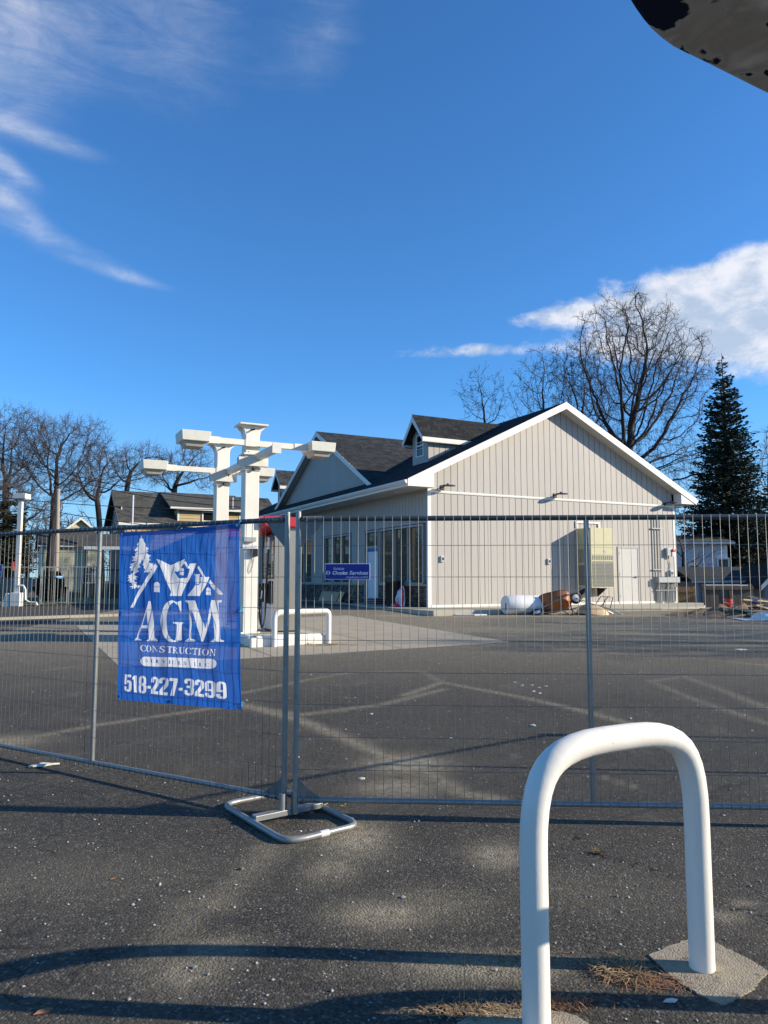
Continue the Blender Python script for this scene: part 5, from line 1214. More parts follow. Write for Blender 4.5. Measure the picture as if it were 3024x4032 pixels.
tree('thin bare tree between the budding tree and the very tall pod tree', base(2325, Y+1), 0, [(0, 0, hz(1560, Y)-.6, 165*s, 150*s, 170*s), (-.3, 0, hz(1420, Y)-.6, 110*s, 110*s, 90*s)], 31, hz(1660, Y)-.6, .18, lean=(-.5, 0), natt=620, tw=(2.8, .55), tipr=.010, group='bare trees behind the store')
Y = 56; s = Y/F
tree('small bare budding tree rising above the near dormer roof', base(1915, Y), 0, [(0, 0, hz(1560, Y)-.6, 115*s, 110*s, 135*s), (-.4, 0, hz(1540, Y)-.6, 120*s, 90*s, 80*s)], 41, hz(1670, Y)-.6, .10, natt=330, tw=(2.2, .5), tipr=.009, buds=True, group='bare trees behind the store')
Y = 55; s = Y/F
tree('bare tree at the right edge beyond the dark spruce', base(3050, Y), 0, [(0, 0, hz(1780, Y)-.6, 190*s, 150*s, 170*s), (-.5, 0, hz(1950, Y)-.6, 200*s, 150*s, 120*s)], 43, hz(1900, Y)-.6, .2, natt=500, tw=(2.8, .6), tipr=.013, mc=m_twig2, group='bare trees behind the store')
Y = 36; s = Y/F
tree('low tangled bare tree in front of the white house at right', base(2690, Y, -.2), 0, [(0, 0, hz(2120, Y), 90*s, 80*s, 90*s), (.9, 0, hz(2180, Y), 110*s, 80*s, 70*s), (-.6, 0, hz(2060, Y), 80*s, 80*s, 80*s)], 47, 1.6, .10, natt=420, tw=(2.5, .5), tipr=.009, group='bare trees behind the store')
tree('bare tree standing beyond the right edge of the picture, nearer the street', Vector((31, 13.5, gz(31, 13.5)-.05)), 0, [(0, 0, 9, 3.6, 3.2, 3.2), (1, 0, 6, 2.8, 2.5, 1.6)], 71, 3.6, .26, natt=700, tw=(2.4, .7), tipr=.016, group='bare trees beyond the right edge')
tree('second bare tree beyond the right edge of the picture, farther from the street', Vector((36, 17.5, gz(36, 17.5)-.05)), 0, [(0, 0, 10, 3.8, 3.2, 3.6), (-1, 0, 7, 2.8, 2.5, 1.8)], 73, 4.0, .30, natt=800, tw=(2.4, .7), tipr=.016, group='bare trees beyond the right edge')
# left row
LG = 'row of bare street trees behind the houses at left'
def ltree(lab, px, Y, ellp, seed, tr_py, r_, lean=0, natt=900):
    s = Y/F; b = base(px, Y)
    cr = [((ex-px)*s, 0, hz(ey, Y)-b.z, rx*s, rx*s*.9, ry*s) for ex, ey, rx, ry in ellp]
    return tree(lab, b, 0, cr, seed, hz(tr_py, Y)-b.z, r_*.72, lean=(lean*s, 0), natt=natt, tw=(4.2, 1.0), tipr=.013, mc=m_twig2, group=LG, step=.46)
ltree('leftmost bare tree of the row, cut by the left edge', 20, 52, [(-20, 1780, 190, 190), (60, 1700, 130, 100), (-60, 1900, 190, 130)], 51, 1900, .36, -10, 1500)
ltree('bare tree with forked trunk left of the white gabled house', 190, 54, [(215, 1760, 175, 130), (330, 1750, 100, 100), (120, 1830, 130, 100), (250, 1900, 150, 80)], 53, 1985, .38, 10, 1700)
ltree('leaning bare tree between the white gabled house and the tan house', 405, 56, [(395, 1830, 110, 75), (330, 1900, 110, 90), (460, 1880, 80, 60)], 57, 1960, .30, -40, 1000)
ltree('bare tree rising behind the left end of the tan house roof', 470, 60, [(540, 1800, 90, 55), (480, 1840, 90, 70), (590, 1850, 60, 60)], 59, 1900, .30, 20, 900)
ltree('dark bare tree with leaning trunk behind the tan house, under the left lamp', 655, 58, [(730, 1830, 95, 80), (650, 1860, 80, 80), (790, 1890, 60, 60)], 61, 1935, .32, 20, 1100)
ltree('bare tree low behind the leftmost trees, with a leaning trunk', 110, 48, [(90, 2000, 130, 90), (30, 1950, 110, 90)], 63, 2120, .22, -30, 700)
def conifer(label, loc, h, rmax, seed, nb=900, m_=None, z0=.6, name='spruce_tree', prof=1.0, drop=-.25, lf=.16, top=.03):
    r = np.random.default_rng(seed); segs = []; V = []
    bz_ = z0+(h-z0)*(1-np.sqrt(r.random(nb))**1.1)*.985
    quads = []
    for z in bz_:
        t_ = (z-z0)/(h-z0); R_ = rmax*((1-t_)**prof)*r.uniform(.62, 1.08)+top; a = r.random()*6.283; d = np.array([math.cos(a), math.sin(a), drop+r.normal(0, .12)+.45*t_])
        p = np.array([0, 0, z]); pts = [p]
        n_ = max(2, int(R_/.35))
        for i in range(n_): d2 = d+np.array([0, 0, .30*i/n_]); p = p+d2/np.linalg.norm(d2)*R_/n_; pts.append(p)
        for i in range(n_): segs.append((*pts[i], *pts[i+1], .02*(1-i/n_)+.006, .02*(1-(i+1)/n_)+.005))
        m_n = int(R_*9)+3
        for q in range(m_n):
            f = r.random()**.6*n_; i = min(int(f), n_-1); c = pts[i]+(pts[i+1]-pts[i])*(f-i)
            dr = (pts[i+1]-pts[i]); dr /= np.linalg.norm(dr)+1e-9; sd_ = np.cross(dr, [0, 0, 1])*r.choice([-1, 1]); e = dr*.6+sd_*r.uniform(.3, 1)+np.array([0, 0, r.uniform(-.5, .25)]); e /= np.linalg.norm(e)
            l = lf*r.uniform(.6, 1.5); w_ = np.cross(e, r.normal(0, 1, 3)); w_ /= np.linalg.norm(w_)+1e-9; w_ *= l*.22
            quads.append((c-w_*.4, c+e*l*.5-w_, c+e*l, c+e*l*.5+w_))
    Q = np.array(quads).reshape(-1, 3); Fq = np.arange(len(Q)).reshape(-1, 4)
    t = empty(name, label, 'tree', loc)
    tr = [(0, 0, i*h/12, 0, 0, (i+1)*h/12, max(.02, .02*h*(1-i/12)), max(.015, .02*h*(1-(i+1)/12))) for i in range(12)]
    Vt, Ft = tubes_np(np.array(tr, float), 8); link('trunk', np_mesh('trunk', Vt, Ft, m_bark, True), t)
    Vb, Fb = tubes_np(np.array(segs), 3); link('branches', np_mesh('branches', Vb, Fb, m_twig), t)
    link('crown', np_mesh('needles', Q, Fq, m_ or m_needle), t)
    return t
Y = 44; b = base(2880, Y)
conifer('tall dark pointed spruce right of the store', b, hz(1392, Y)-b.z, 3.6, 3, nb=2300, prof=.85, lf=.20)
Y = 50; b = base(3060, Y); conifer('broad dark spruce at the right edge behind the shed', b, hz(1900, Y)-b.z, 3.6, 4, nb=700, prof=.7, lf=.26)
Y = 46; b = base(2780, Y+6); conifer('lower dark conifer between the white house and the tall spruce', b, hz(2050, Y)-b.z, 2.4, 5, nb=420, prof=.7, lf=.26)
Y = 42; b = base(18, Y); conifer('dark bushy evergreen at the left edge behind the light pole', b, hz(1955, Y)-b.z, 1.7, 6, nb=800, m_=m_needle2, prof=.35, lf=.2, z0=.1)
# clipped round shrub with bowl shaped base
def shrub():
    Y = 33; s = Y/F; b = base(200, Y); r = np.random.default_rng(9); q = []
    t = empty('clipped_shrub', 'dark round clipped shrub with a wider bowl shaped bottom on the lawn', 'shrub', b)
    hh = hz(2252, Y)-b.z; R0 = 46*s
    for i in range(22000):
        a = r.random()*6.283; z = r.random()*hh
        if z < hh*.40: rr = R0*(.35+1.05*(z/(hh*.40))**.6); zz = z+.12
        else: k_ = (z-hh*.4)/(hh*.6); rr = R0*(1.0-.45*max(0, k_-.45)**1.5*2.2); zz = z
        rr *= r.uniform(.86, 1.03); c = np.array([rr*math.cos(a), rr*math.sin(a), zz]); e = r.normal(0, 1, 3); e /= np.linalg.norm(e); w_ = np.cross(e, r.normal(0, 1, 3)); w_ /= np.linalg.norm(w_); l = .07
        q.append((c-w_*l*.4, c+e*l, c+w_*l*.4, c-e*l*.5))
    Q = np.array(q).reshape(-1, 3); link('foliage', np_mesh('foliage', Q, np.arange(len(Q)).reshape(-1, 4), m_needle), t)
    MB().lathe([(R0*.3, .05), (R0*.8, hh*.3), (R0*.86, hh*.6), (R0*.5, hh*.93)], 16).build('branches', m_twig, t)
shrub()
# far wood: one mass of bare trees all round
def far_wood():
    r = np.random.default_rng(5); att = r.normal(size=(260, 3)); att /= np.linalg.norm(att, axis=1, keepdims=True); att = att*np.array([3.2, 3.2, 3.6])*(r.random((260, 1))**.4)+np.array([0, 0, 7.2])
    nodes, par = colonize(att, [(0, 0, i*.8) for i in range(5)], step=.8, infl=5, kill=1.3, seed=2); sg = []
    for i in range(1, len(nodes)):
        rr = .05 if i > 5 else .16; sg.append((*nodes[par[i]], *nodes[i], rr, rr*.8))
        if i > 5:
            for q in range(3): d = r.normal(0, .6, 3); d[2] += .3; sg.append((*nodes[i], *(nodes[i]+d), .03, .015))
    V, Fq = tubes_np(np.array(sg), 3); VV, FF = [], []; off = 0
    for k_ in range(330):
        a = math.radians(r.uniform(-135, 62)); D = r.uniform(80, 150)
        if -15 < math.degrees(a) < 10 and D < 100: D += 40
        x, y = math.sin(a)*D, math.cos(a)*D; q = r.random()*6.28; c_, s_ = math.cos(q), math.sin(q); sc_ = r.uniform(.55, .95)
        W_ = V@np.array([[c_, s_, 0], [-s_, c_, 0], [0, 0, 1]])*np.array([sc_*1.3, sc_*1.3, sc_])+np.array([x, y, .3]); VV.append(W_); FF.append(Fq+off); off += len(V)
    tag(link('far_woodland', np_mesh('far_woodland', np.concatenate(VV), np.concatenate(FF), m_twig2)), 'brown bare woodland far behind the houses', kind='stuff')
far_wood()

# ------------------------------------------------------------------ houses
def clap_rows(parent, org, ax, L_, z0, z1, m_, off, name='clapboard', h=.20, gable=None):
    """lapped boards on a wall: org at wall base, ax horizontal unit, off = outward unit"""
    org, ax, off = Vector(org), Vector(ax), Vector(off); z = z0; n = 0
    mb = MB()
    while z < z1-.02:
        zt = min(z+h, z1); a0, a1 = 0, L_
        if gable:
            zm = z+h*.7; a0, a1 = gable(zm)
            if a1-a0 < .1: break
        p = lambda a, zz, o: org+ax*a+off*o+Vector((0, 0, zz))
        vs = [p(a0, z, .035), p(a1, z, .035), p(a1, zt, .008), p(a0, zt, .008), p(a0, z, 0), p(a1, z, 0), p(a1, zt, 0), p(a0, zt, 0)]
        o_ = MB().add(vs, [(0, 1, 2, 3), (0, 4, 5, 1), (3, 2, 6, 7), (0, 3, 7, 4), (1, 5, 6, 2)]); me = o_
        o2 = me.build(name, m_, parent); z += h; n += 1
def window_part(parent, org, ax, off, w_, h_, mframe, name='window', cross=True):
    org, ax, off = Vector(org), Vector(ax), Vector(off); up = Vector((0, 0, 1)); fr = MB()
    def bx(mb, a0, a1, z0, z1, o0, o1):
        vs = [org+ax*a+off*o+up*z for z in (z0, z1) for o in (o0, o1) for a in (a0, a1)]
        mb.add(vs, [(0, 2, 3, 1), (4, 5, 7, 6), (0, 1, 5, 4), (2, 6, 7, 3), (0, 4, 6, 2), (1, 3, 7, 5)])
    t_ = .09
    bx(fr, -t_, 0, -t_, h_+t_, 0, .07); bx(fr, w_, w_+t_, -t_, h_+t_, 0, .07); bx(fr, 0, w_, h_, h_+t_, 0, .07); bx(fr, 0, w_, -t_, 0, 0, .08)
    if cross: bx(fr, 0, w_, h_*.5-.03, h_*.5+.03, .01, .055)
    o = fr.build(name, mframe, parent); pn = MB(); bx(pn, 0, w_, 0, h_, .03, .04); pn.build('window_pane', m_glassd, o); return o
def tan_house():
    c = at(474, 2056, 44); g = .6; S = 10.4; Dp = 7.7; e = c.z-g; rz = 7.3-g; ov = .35
    t = empty('tan_house', 'tan clapboard house with dark gable roof and wide dormer at left centre', 'house', (c.x, c.y, g), ROT)
    MB().box(.3, .3, 0, S-.3, Dp-.3, e).prism([(.35, e), (Dp-.35, e), (Dp/2, rz-.15)], .3, S-.3, 'yz').build('wall', m_brnsid, t)
    ru = math.hypot(Dp/2, rz-e); nrm = MB()
    for s_ in (0, 1):
        y0, y1 = (0, Dp/2) if s_ == 0 else (Dp, Dp/2)
        nrm.add([(-.1, y0, e-.1), (S, y0, e-.1), (S, y1, rz-.1), (-.1, y1, rz-.1), (-.1, y0, e+.03), (S, y0, e+.03), (S, y1, rz+.03), (-.1, y1, rz+.03)], [(0, 3, 2, 1), (4, 5, 6, 7), (0, 1, 5, 4), (1, 2, 6, 5), (2, 3, 7, 6), (3, 0, 4, 7)])
    roof_ = nrm.build('roof', m_shingle2, t)
    shingles(t, (-.1, -.02, e+.03), (1, 0, 0), (0, Dp/2, rz-e), [(0, 0), (S+.1, 0), (S+.1, ru), (0, ru)], 0, name='roof_shingle', expo=.22, wdt=.45, mat_=m_shingle2)
    MB().box(-.12, -.04, e-.16, 6.0, .0, e+.0).build('eave_fascia', m_white, t)
    for s_ in (0, 1):
        y0 = -.05 if s_ == 0 else Dp+.05
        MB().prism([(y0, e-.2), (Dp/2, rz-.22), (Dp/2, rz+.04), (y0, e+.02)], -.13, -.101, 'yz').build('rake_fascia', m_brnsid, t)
    # gable end facing left
    gab = lambda z: (max(.3, Dp/2-(rz-z-.1)/(rz-e)*Dp/2), min(Dp-.3, Dp/2+(rz-z-.1)/(rz-e)*Dp/2))
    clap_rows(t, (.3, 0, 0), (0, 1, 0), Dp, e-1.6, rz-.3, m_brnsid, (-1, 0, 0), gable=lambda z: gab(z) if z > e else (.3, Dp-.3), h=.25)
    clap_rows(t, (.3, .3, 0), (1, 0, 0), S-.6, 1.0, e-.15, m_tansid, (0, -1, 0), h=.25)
    for y in (1.5, 3.1, 4.2): window_part(t, (.27, y, e-.3), (0, 1, 0), (-1, 0, 0), .6, 1.3, m_white)
    # dormer (shed roof)
    x0, x1, de = 3.4, 7.4, 5.97-g
    d = MB().box(x0, .34, e-.5, x1, 3.6, de-.05).build('dormer', m_tansid, t)
    clap_rows(d, (x0, .34, 0), (1, 0, 0), x1-x0, e-.2, de-.08, m_tansid, (0, -1, 0), h=.2)
    MB().add([(x0-.5, .0, de-.03), (x1+.6, .0, de-.03), (x1+.6, 3.85, rz-.02), (x0-.5, 3.85, rz-.02), (x0-.5, .0, de+.09), (x1+.6, 0, de+.09), (x1+.6, 3.85, rz+.10), (x0-.5, 3.85, rz+.10)], [(0, 3, 2, 1), (4, 5, 6, 7), (0, 1, 5, 4), (1, 2, 6, 5), (2, 3, 7, 6), (3, 0, 4, 7)]).build('dormer_roof', m_shingle2, d)
    MB().box(x0-.5, -.03, de-.05, x1+.6, -.001, de+.11).build('dormer_fascia', m_white, d)
    for a in (x0, x1-.09): MB().box(a, .29, e-.2, a+.09, .33, de-.05).build('corner_board', m_white, d)
    window_part(d, (5.0, .33, e-.25), (1, 0, 0), (0, -1, 0), .62, 1.05, m_white); window_part(d, (5.8, .33, e-.25), (1, 0, 0), (0, -1, 0), .62, 1.05, m_white)
    window_part(t, (1.2, .29, 1.2), (1, 0, 0), (0, -1, 0), .9, 1.5, m_white); window_part(t, (7, .29, 1.2), (1, 0, 0), (0, -1, 0), .9, 1.5, m_white)
    MB().tube([(6.9, .4, de), (6.9, .4, de+.9)], .04, 8).build('vent_pipe', m_wpanel, t); MB().tube([(9.0, .3, e), (9.05, .3, e+1.1)], .05, 8).build('vent_pipe', m_galv, t)
    MB().box(-.2, -.06, e-.3, -.06, .06, .1).build('downspout', m_white, t) if False else None
    # porch in front of the left gable end
    p0 = at(330, 2157, 38); p1 = at(560, 2150, 38)
    t2 = empty('front_porch', 'dark porch with low shingled roof and thin posts left of the blue banner', 'porch', (p0.x, p0.y, g), R(8))
    w2 = (p1-p0).length; pe = p0.z-g
    MB().box(0, 0, pe-.08, w2, .03, pe+.08).build('fascia', m_white, t2)
    MB().prism([(0.03, pe+.05), (3.0, pe+.9), (3.0, pe+.7), (.03, pe-.08)], -.5, w2, 'yz').build('roof', m_shingle2, t2)
    if 0: MB().prism([(-.02, pe-.08), (1.4, pe+1.0), (1.5, pe+1.0), (2.9, pe-.08)], -.55, -.50, 'yz').build('gable_end', m_brnsid, t2)
    for a in (.05, 1.5, 2.9): MB().box(a, .1, .8, a+.10, .2, pe-.08).build('post', m_dark, t2)
    MB().box(0, .15, 1.45, w2, .2, 1.52).build('handrail', m_dark, t2)
    for i in range(24): MB().box(.1+i*.13, .16, .8, .12+i*.13, .18, 1.45).build('baluster', m_dark, t2)
    MB().box(0, 0, 0, w2, 2.9, .78).build('deck', m_oldwood, t2)
    MB().box(1.2, 2.9, .78, w2, 3.0, pe).build('back_wall', m_dark, t2)
tan_house()
def box_house(name, label, px0, px1, pyb, pye, pyr, Y, depth, rz, m_, mroof, ridge='x', win=(), base_z=.5, rows=.22, front='front'):
    """eave front from px0..px1 at distance Y; ridge along x (local) or gable to the front ('y')"""
    a = at(px0, pye, Y); d = Vector((math.cos(rz), math.sin(rz), 0))
    r_ = ray(px1, pye); n_ = Vector((-d.y, d.x, 0)); k_ = (a.x*n_.x+a.y*n_.y)/(r_.x*n_.x+r_.y*n_.y); L_ = (Vector((r_.x*k_, r_.y*k_, 0))-Vector((a.x, a.y, 0))).dot(d)
    e = a.z-base_z; t = empty(name, label, 'house', (a.x, a.y, base_z), rz)
    mb = MB().box(0, 0, 0, L_, depth, e)
    if ridge == 'y':
        h_ = at(px0, pyr, Y).z-base_z; mb.prism([(0, e), (L_, e), (L_/2, h_)], 0, depth, 'xz'); mb.build('wall', m_, t)
        for s_ in (0, 1):
            x0, x1 = (-.3, L_/2) if s_ == 0 else (L_+.3, L_/2); ze_ = e-.3*(h_-e)/(L_/2)
            MB().add([(x0, -.35, ze_), (x1, -.35, h_), (x1, depth+.3, h_), (x0, depth+.3, ze_), (x0, -.35, ze_+.14), (x1, -.35, h_+.14), (x1, depth+.3, h_+.14), (x0, depth+.3, ze_+.14)], [(0, 3, 2, 1), (4, 5, 6, 7), (0, 1, 5, 4), (1, 2, 6, 5), (2, 3, 7, 6), (3, 0, 4, 7)]).build('roof', mroof, t)
            MB().prism([(x0, ze_-.06), (x1, h_-.06), (x1, h_+.15), (x0, ze_+.15)], -.38, -.351, 'xz').build('rake_fascia', m_white, t)
        clap_rows(t, (0, 0, 0), (1, 0, 0), L_, .3, h_-.1, m_, (0, -1, 0), h=rows, gable=lambda z: (0, L_) if z < e else ((z-e)/(h_-e)*L_/2, L_-(z-e)/(h_-e)*L_/2))
    else:
        mb.build('wall', m_, t); h_ = at(px0, pyr, Y).z-base_z
        MB().prism([(-.35, e-.05), (depth/2, h_), (depth+.35, e-.05), (depth+.35, e+.08), (depth/2, h_+.13), (-.35, e+.08)], -.3, L_+.3, 'yz').build('roof', mroof, t)
        MB().box(-.3, -.39, e-.05, L_+.3, -.351, e+.05).build('eave_fascia', m_gray if m_ is m_shed else m_white, t)
        clap_rows(t, (0, 0, 0), (1, 0, 0), L_, .3, e-.05, m_, (0, -1, 0), h=rows)
    for (a_, z_, w_, hh) in win: window_part(t, (a_*L_, -.03, z_), (1, 0, 0), (0, -1, 0), w_, hh, m_white)
    return t, L_, e, h_
box_house('white_house', 'white gabled house behind the trees, left of the tan house', 235, 395, 0, 2105, 2042, 66, 7, R(27), m_cream, m_shingle2, 'y', [(.43, 4.2, .6, .7), (.3, 1.5, .8, 1.3)])
box_house('cream_house', 'low cream clapboard house wing behind the porch and shrub', 165, 402, 0, 2150, 2085, 59, 6, R(27), m_cream, m_shingle2, 'x', [(.09, .9, .7, .9), (.70, .9, .8, 1.3), (.86, .9, .5, 1.3)])
box_house('side_house', 'pale clapboard house at the right behind the gray shed', 2640, 2862, 0, 2140, 2105, 41, 6, R(-5), m_whsid, m_shingle2, 'x', [(.32, 3.1-1.0, .45, .75), (.83, 2.0, .5, 1.2)], base_z=-.5)
# shed at right
def shed():
    Y = 33; t_, L_, e, h_ = box_house('gray_shed', 'low gray board sided shed with dark shingle roof at the right edge', 2738, 3010, 0, 2290, 2240, Y, 4.2, R(-3), m_shed, m_shingle, 'x', (), base_z=-.6, rows=5)
    t_['category'] = 'shed'
    n = 14
    for i in range(n): a = i*L_/n; MB().box(a+.01, -.06, .2, a+L_/n-.01, -.036, e-.08).build('siding_board', m_shed, t_)
    MB().box(-.02, -.09, .2, .09, -.061, e-.05).build('corner_board', m_gray, t_)
    MB().box(.7, -.09, e-1.35, 1.15, -.07, e-.35).build('lattice', m_white, t_)
    return t_
shed()
# small front gable of the next shed at the edge
t_, L_, e, h_ = box_house('edge_shed', 'white trimmed shed corner cut by the right edge', 3010, 3120, 0, 2290, 2235, 31, 3, R(-3), m_shed, m_shingle, 'y', (), base_z=-.6, rows=5); t_['category'] = 'shed'
# cedar gate
t = empty('wooden_gate', 'warm brown board gate between the store and the gray shed', 'gate', (at(2667, 2300, 31.5).x, 31.5, -.3))
wd = (at(2738, 2300, 31.5).x-at(2667, 2300, 31.5).x)/7; ht = at(2700, 2308, 31.5).z+.3
gb = MB().box(0, 0, 0, 1, .03, 1).mesh('board', m_fencew)
for i in range(7): link('board', gb, t, (i*wd, 0, 0), scale=(wd-.012, 1, ht-.02*(i % 3)))
MB().box(0, -.03, ht-.25, wd*7, -.001, ht-.17).box(0, -.03, .5, wd*7, -.001, .58).build('rail', m_fencew, t)
# leaning panel (old dark board wall section)
a = at(2780, 2395, 27.5); b = at(2975, 2395, 27.5)
t = empty('old_panel', 'big weathered dark wooden panel leaning against the shed, between gate and buckets', 'panel', (a.x, a.y, gz(a.x, a.y)-.05), 0); t.rotation_euler = (R(-12), 0, R(-2))
wd = (b-a).length; ht = at(2800, 2303, 27.5).z-gz(a.x, a.y)+.1; pb = MB().box(0, 0, 0, 1, .03, 1).mesh('board', m_oldwood); n = 9
for i in range(n): link('board', pb, t, (i*wd/n, 0, 0), scale=(wd/n-.01, 1, ht-.03*((i*3) % 2)))
MB().box(-.03, -.06, ht-.22, wd, -.001, ht-.08).box(-.05, -.05, 0, .06, -.001, ht).box(wd*.5, -.05, 0, wd*.5+.1, -.001, ht-.25).build('batten', m_oldwood, t)
MB().box(.1, -.05, ht-.06, 1.3, -.0, ht-.02).box(wd-1.7, -.05, ht-.07, wd-.2, 0, ht-.03).build('white_strip', m_white, t)
# dirt mound
def mound():
    c = G(2890, 2428); nx, ny = 60, 24; V = []
    for j in range(ny):
        for i in range(nx):
            X = -2.2+4.8*i/(nx-1); Yy = -1.0+3.2*j/(ny-1); f = math.exp(-((X-.3)/1.5)**2-((Yy-.5)/.75)**2)
            q = .30*f+.12*f*math.sin(X*9+Yy*5)*math.cos(Yy*11)+random.uniform(-.02, .03)*(f > .1)
            V.append((c.x+X, c.y+Yy, gz(c.x+X, c.y+Yy)-.03+q))
    Fq = [(j*nx+i, j*nx+i+1, (j+1)*nx+i+1, (j+1)*nx+i) for j in range(ny-1) for i in range(nx-1)]
    tag(link('dirt_mound', np_mesh('dirt_mound', V, Fq, m_soil)), 'heap of dug brown soil beside the walk', kind='structure')
mound()
# buckets
def bucket(lab, loc, m_, rim, rot=(0, 0, 0), s=1):
    t = empty('bucket', lab, 'bucket', loc, 0, 'buckets by the scrap pile'); t.rotation_euler = rot; t.scale = (s, s, s)
    MB().lathe([(.125, 0), (.13, .01), (.155, .34), (.165, .345), (.165, .37), (.15, .37), (.145, .33), (.12, .02), (0, .02)], 24).build('body', m_, t, smooth=True)
    MB().lathe([(.152, .30), (.168, .30), (.168, .32), (.152, .32)], 24).build('rim', rim, t, smooth=True)
    MB().tube([(.16*math.cos(a), -.17-.0*a, .30-.10*math.sin(a)) for a in [math.pi*i/10 for i in range(11)]], .004, 5).build('handle', m_wpanel, t)
p = at(2867, 2400, 24.2); bucket('upright orange red plastic bucket on the soil heap', (p.x, p.y, p.z-.0), m_redpl, m_redpl, s=.92)
p = at(2970, 2398, 23.4); bucket('tilted dark blue bucket with a white rim beside the lumber scrap', (p.x, p.y, p.z+.02), m_blue, m_wpanel, (R(8), R(14), 0), s=1.0)
plank = MB().box(-.5, -.05, 0, .5, .05, .04).mesh('scrap_lumber', m_wood)
rr = random.Random(3)
LUM = [(2915, 21.9, 1.2, 1.0, 20, -4, .04, 'long plank slanting down from the soil heap in front of the red bucket'), (2960, 22.0, 1.7, 1.3, -28, 6, .16, 'pale plank crossing the pile from upper left to lower right'), (2985, 22.6, 1.6, 1.0, 8, -5, .30, 'pale plank lying nearly level on top of the pile'),
 (3005, 22.2, 1.3, 1.6, 38, 9, .24, 'short plank sticking up below the blue bucket'), (2935, 22.9, 1.3, 1.0, -15, 14, .20, 'thin plank rising to the right just left of the blue bucket'), (3015, 23.0, 1.8, 1.4, 15, 4, .38, 'long plank right of the blue bucket running off the picture'),
 (2880, 22.7, 1.1, 1.0, -6, 2, .05, 'thin plank flat on the soil heap'), (3030, 21.9, 1.5, 2.2, -10, 3, .14, 'wide plank at the lower right behind the plastic sheeting'), (2975, 21.8, 1.0, 2.6, 50, 2, .10, 'broad board end beside the white plastic sheeting'),
 (3040, 22.6, 1.4, 1.0, -35, 12, .42, 'plank poking out of the pile top at the right edge'), (2995, 23.3, 1.2, 1.2, 62, 3, .12, 'plank behind the blue bucket'), (2950, 21.9, .8, 1.0, 75, 0, .04, 'short offcut lying at the foot of the pile')]
for i, (px_, Yd, l, w_, rz_, ry_, dz, lab) in enumerate(LUM):
    p = at(px_, 2300, Yd)
    o = link('scrap_lumber', plank, None, (p.x, Yd, gz(p.x, Yd)+dz), (R(rr.uniform(-8, 8)), R(ry_), R(rz_)), (l, w_, 1)); tag(o, lab, 'lumber', 'scrap lumber pile at the right edge')
# plastic sheet heap
def plastic():
    c = G(2990, 2442); nx, ny = 26, 16; V = []
    for j in range(ny):
        for i in range(nx):
            X = -.55+1.9*i/(nx-1); Yy = -.3+.9*j/(ny-1); f = max(0, 1-((X-.55)/.7)**2-((Yy-.15)/.40)**2); V.append((c.x+X, c.y+Yy, gz(c.x, c.y+Yy)+.02+.26*f**.5*(.8+.2*math.sin(X*17+Yy*9))+random.uniform(-.02, .02)*(f > 0)))
    Fq = [(j*nx+i, j*nx+i+1, (j+1)*nx+i+1, (j+1)*nx+i) for j in range(ny-1) for i in range(nx-1)]
    tag(link('plastic_sheeting', np_mesh('plastic_sheeting', V, Fq, m_wrap)), 'crumpled white plastic sheeting in front of the scrap pile', 'sheeting')
plastic()

# ------------------------------------------------------------------ left side street furniture
p = base(58, 27); 
def lotpole():
    t = empty('lot_light', 'white square pole with a single box lamp at the left edge of the lot', 'light pole', G(58, 2388))
    g = t.location.z; top = at(66, 1965, 27).z-g; s = 27/F
    MB().box(-.12, -.14, 0, .24, .14, .50).build('base', m_white, t, bevel=.02)
    MB().prism([(-.42, 0), (-.16, 0), (-.20, .48), (-.30, .48)], -.12, .12, 'xz').build('base_guard', m_white, t)
    MB().box(-.02, -.07, .5, .12, .07, top).build('pole', m_col, t)
    MB().box(-.14, -.25, top, .32, .2, top+.19).build('lamp_head', m_lampbox, t, bevel=.01)
    MB().box(-.10, -.2, top-.03, .28, .15, top-.001).build('lens', m_gray, t)
    MB().tube([(.10, -.05, .75), (.30, -.05, .76), (.38, -.05, .62), (.40, -.05, .25), (.55, -.05, .15), (.80, -.05, .14), (.84, -.05, .04)], .035, 8).build('conduit', m_white, t, smooth=True)
    MB().box(-.10, -.16, 1.3, -.03, -.12, 1.62).build('small_notice', m_redpl, t)
lotpole()
Y = 38; b = base(222, Y); tp = at(229, 1925, Y); t = empty('utility_pole', 'plain wooden utility pole standing left of the porch', 'utility pole', b)
MB().tube([(0, 0, 0), (tp.x-b.x, 0, tp.z-b.z)], [.13, .10], 12).build('shaft', M('pole_wood', (.34, .28, .22), .9, var=.2, stretch=(3, 3, .3)), t, smooth=True)
Y = 36; b = base(514, Y); t = empty('flag_pole', 'thin pale metal pole in front of the tan house', 'pole', b)
MB().tube([(0, 0, 0), (0, 0, hz(1950, Y)-b.z)], .045, 8).build('shaft', m_wpanel, t, smooth=True)
# overhead lines
CB = 'overhead cables crossing at left'
for i, (p0, p1, Ya, Yb, sag, lab) in enumerate([((-60, 1760), (1010, 1975), 46, 44, 1.2, 'uppermost sagging overhead cable at left'), ((-60, 1780), (1010, 2000), 46.5, 44.5, 1.2, 'second sagging overhead cable from the top at left'), ((-60, 1952), (1010, 2005), 40, 42, .4, 'third overhead cable, nearly level, behind the lot light'), ((-60, 1962), (1010, 2105), 40.5, 42.5, .5, 'lowest overhead cable at left')]):
    a, b = at(*p0, Ya), at(*p1, Yb); pts = [a.lerp(b, k/24)-Vector((0, 0, sag*4*(k/24)*(1-k/24)*.6)) for k in range(25)]
    tag(MB().tube(pts, .022, 5).build('overhead_cable', m_cable), lab, 'cable', CB)
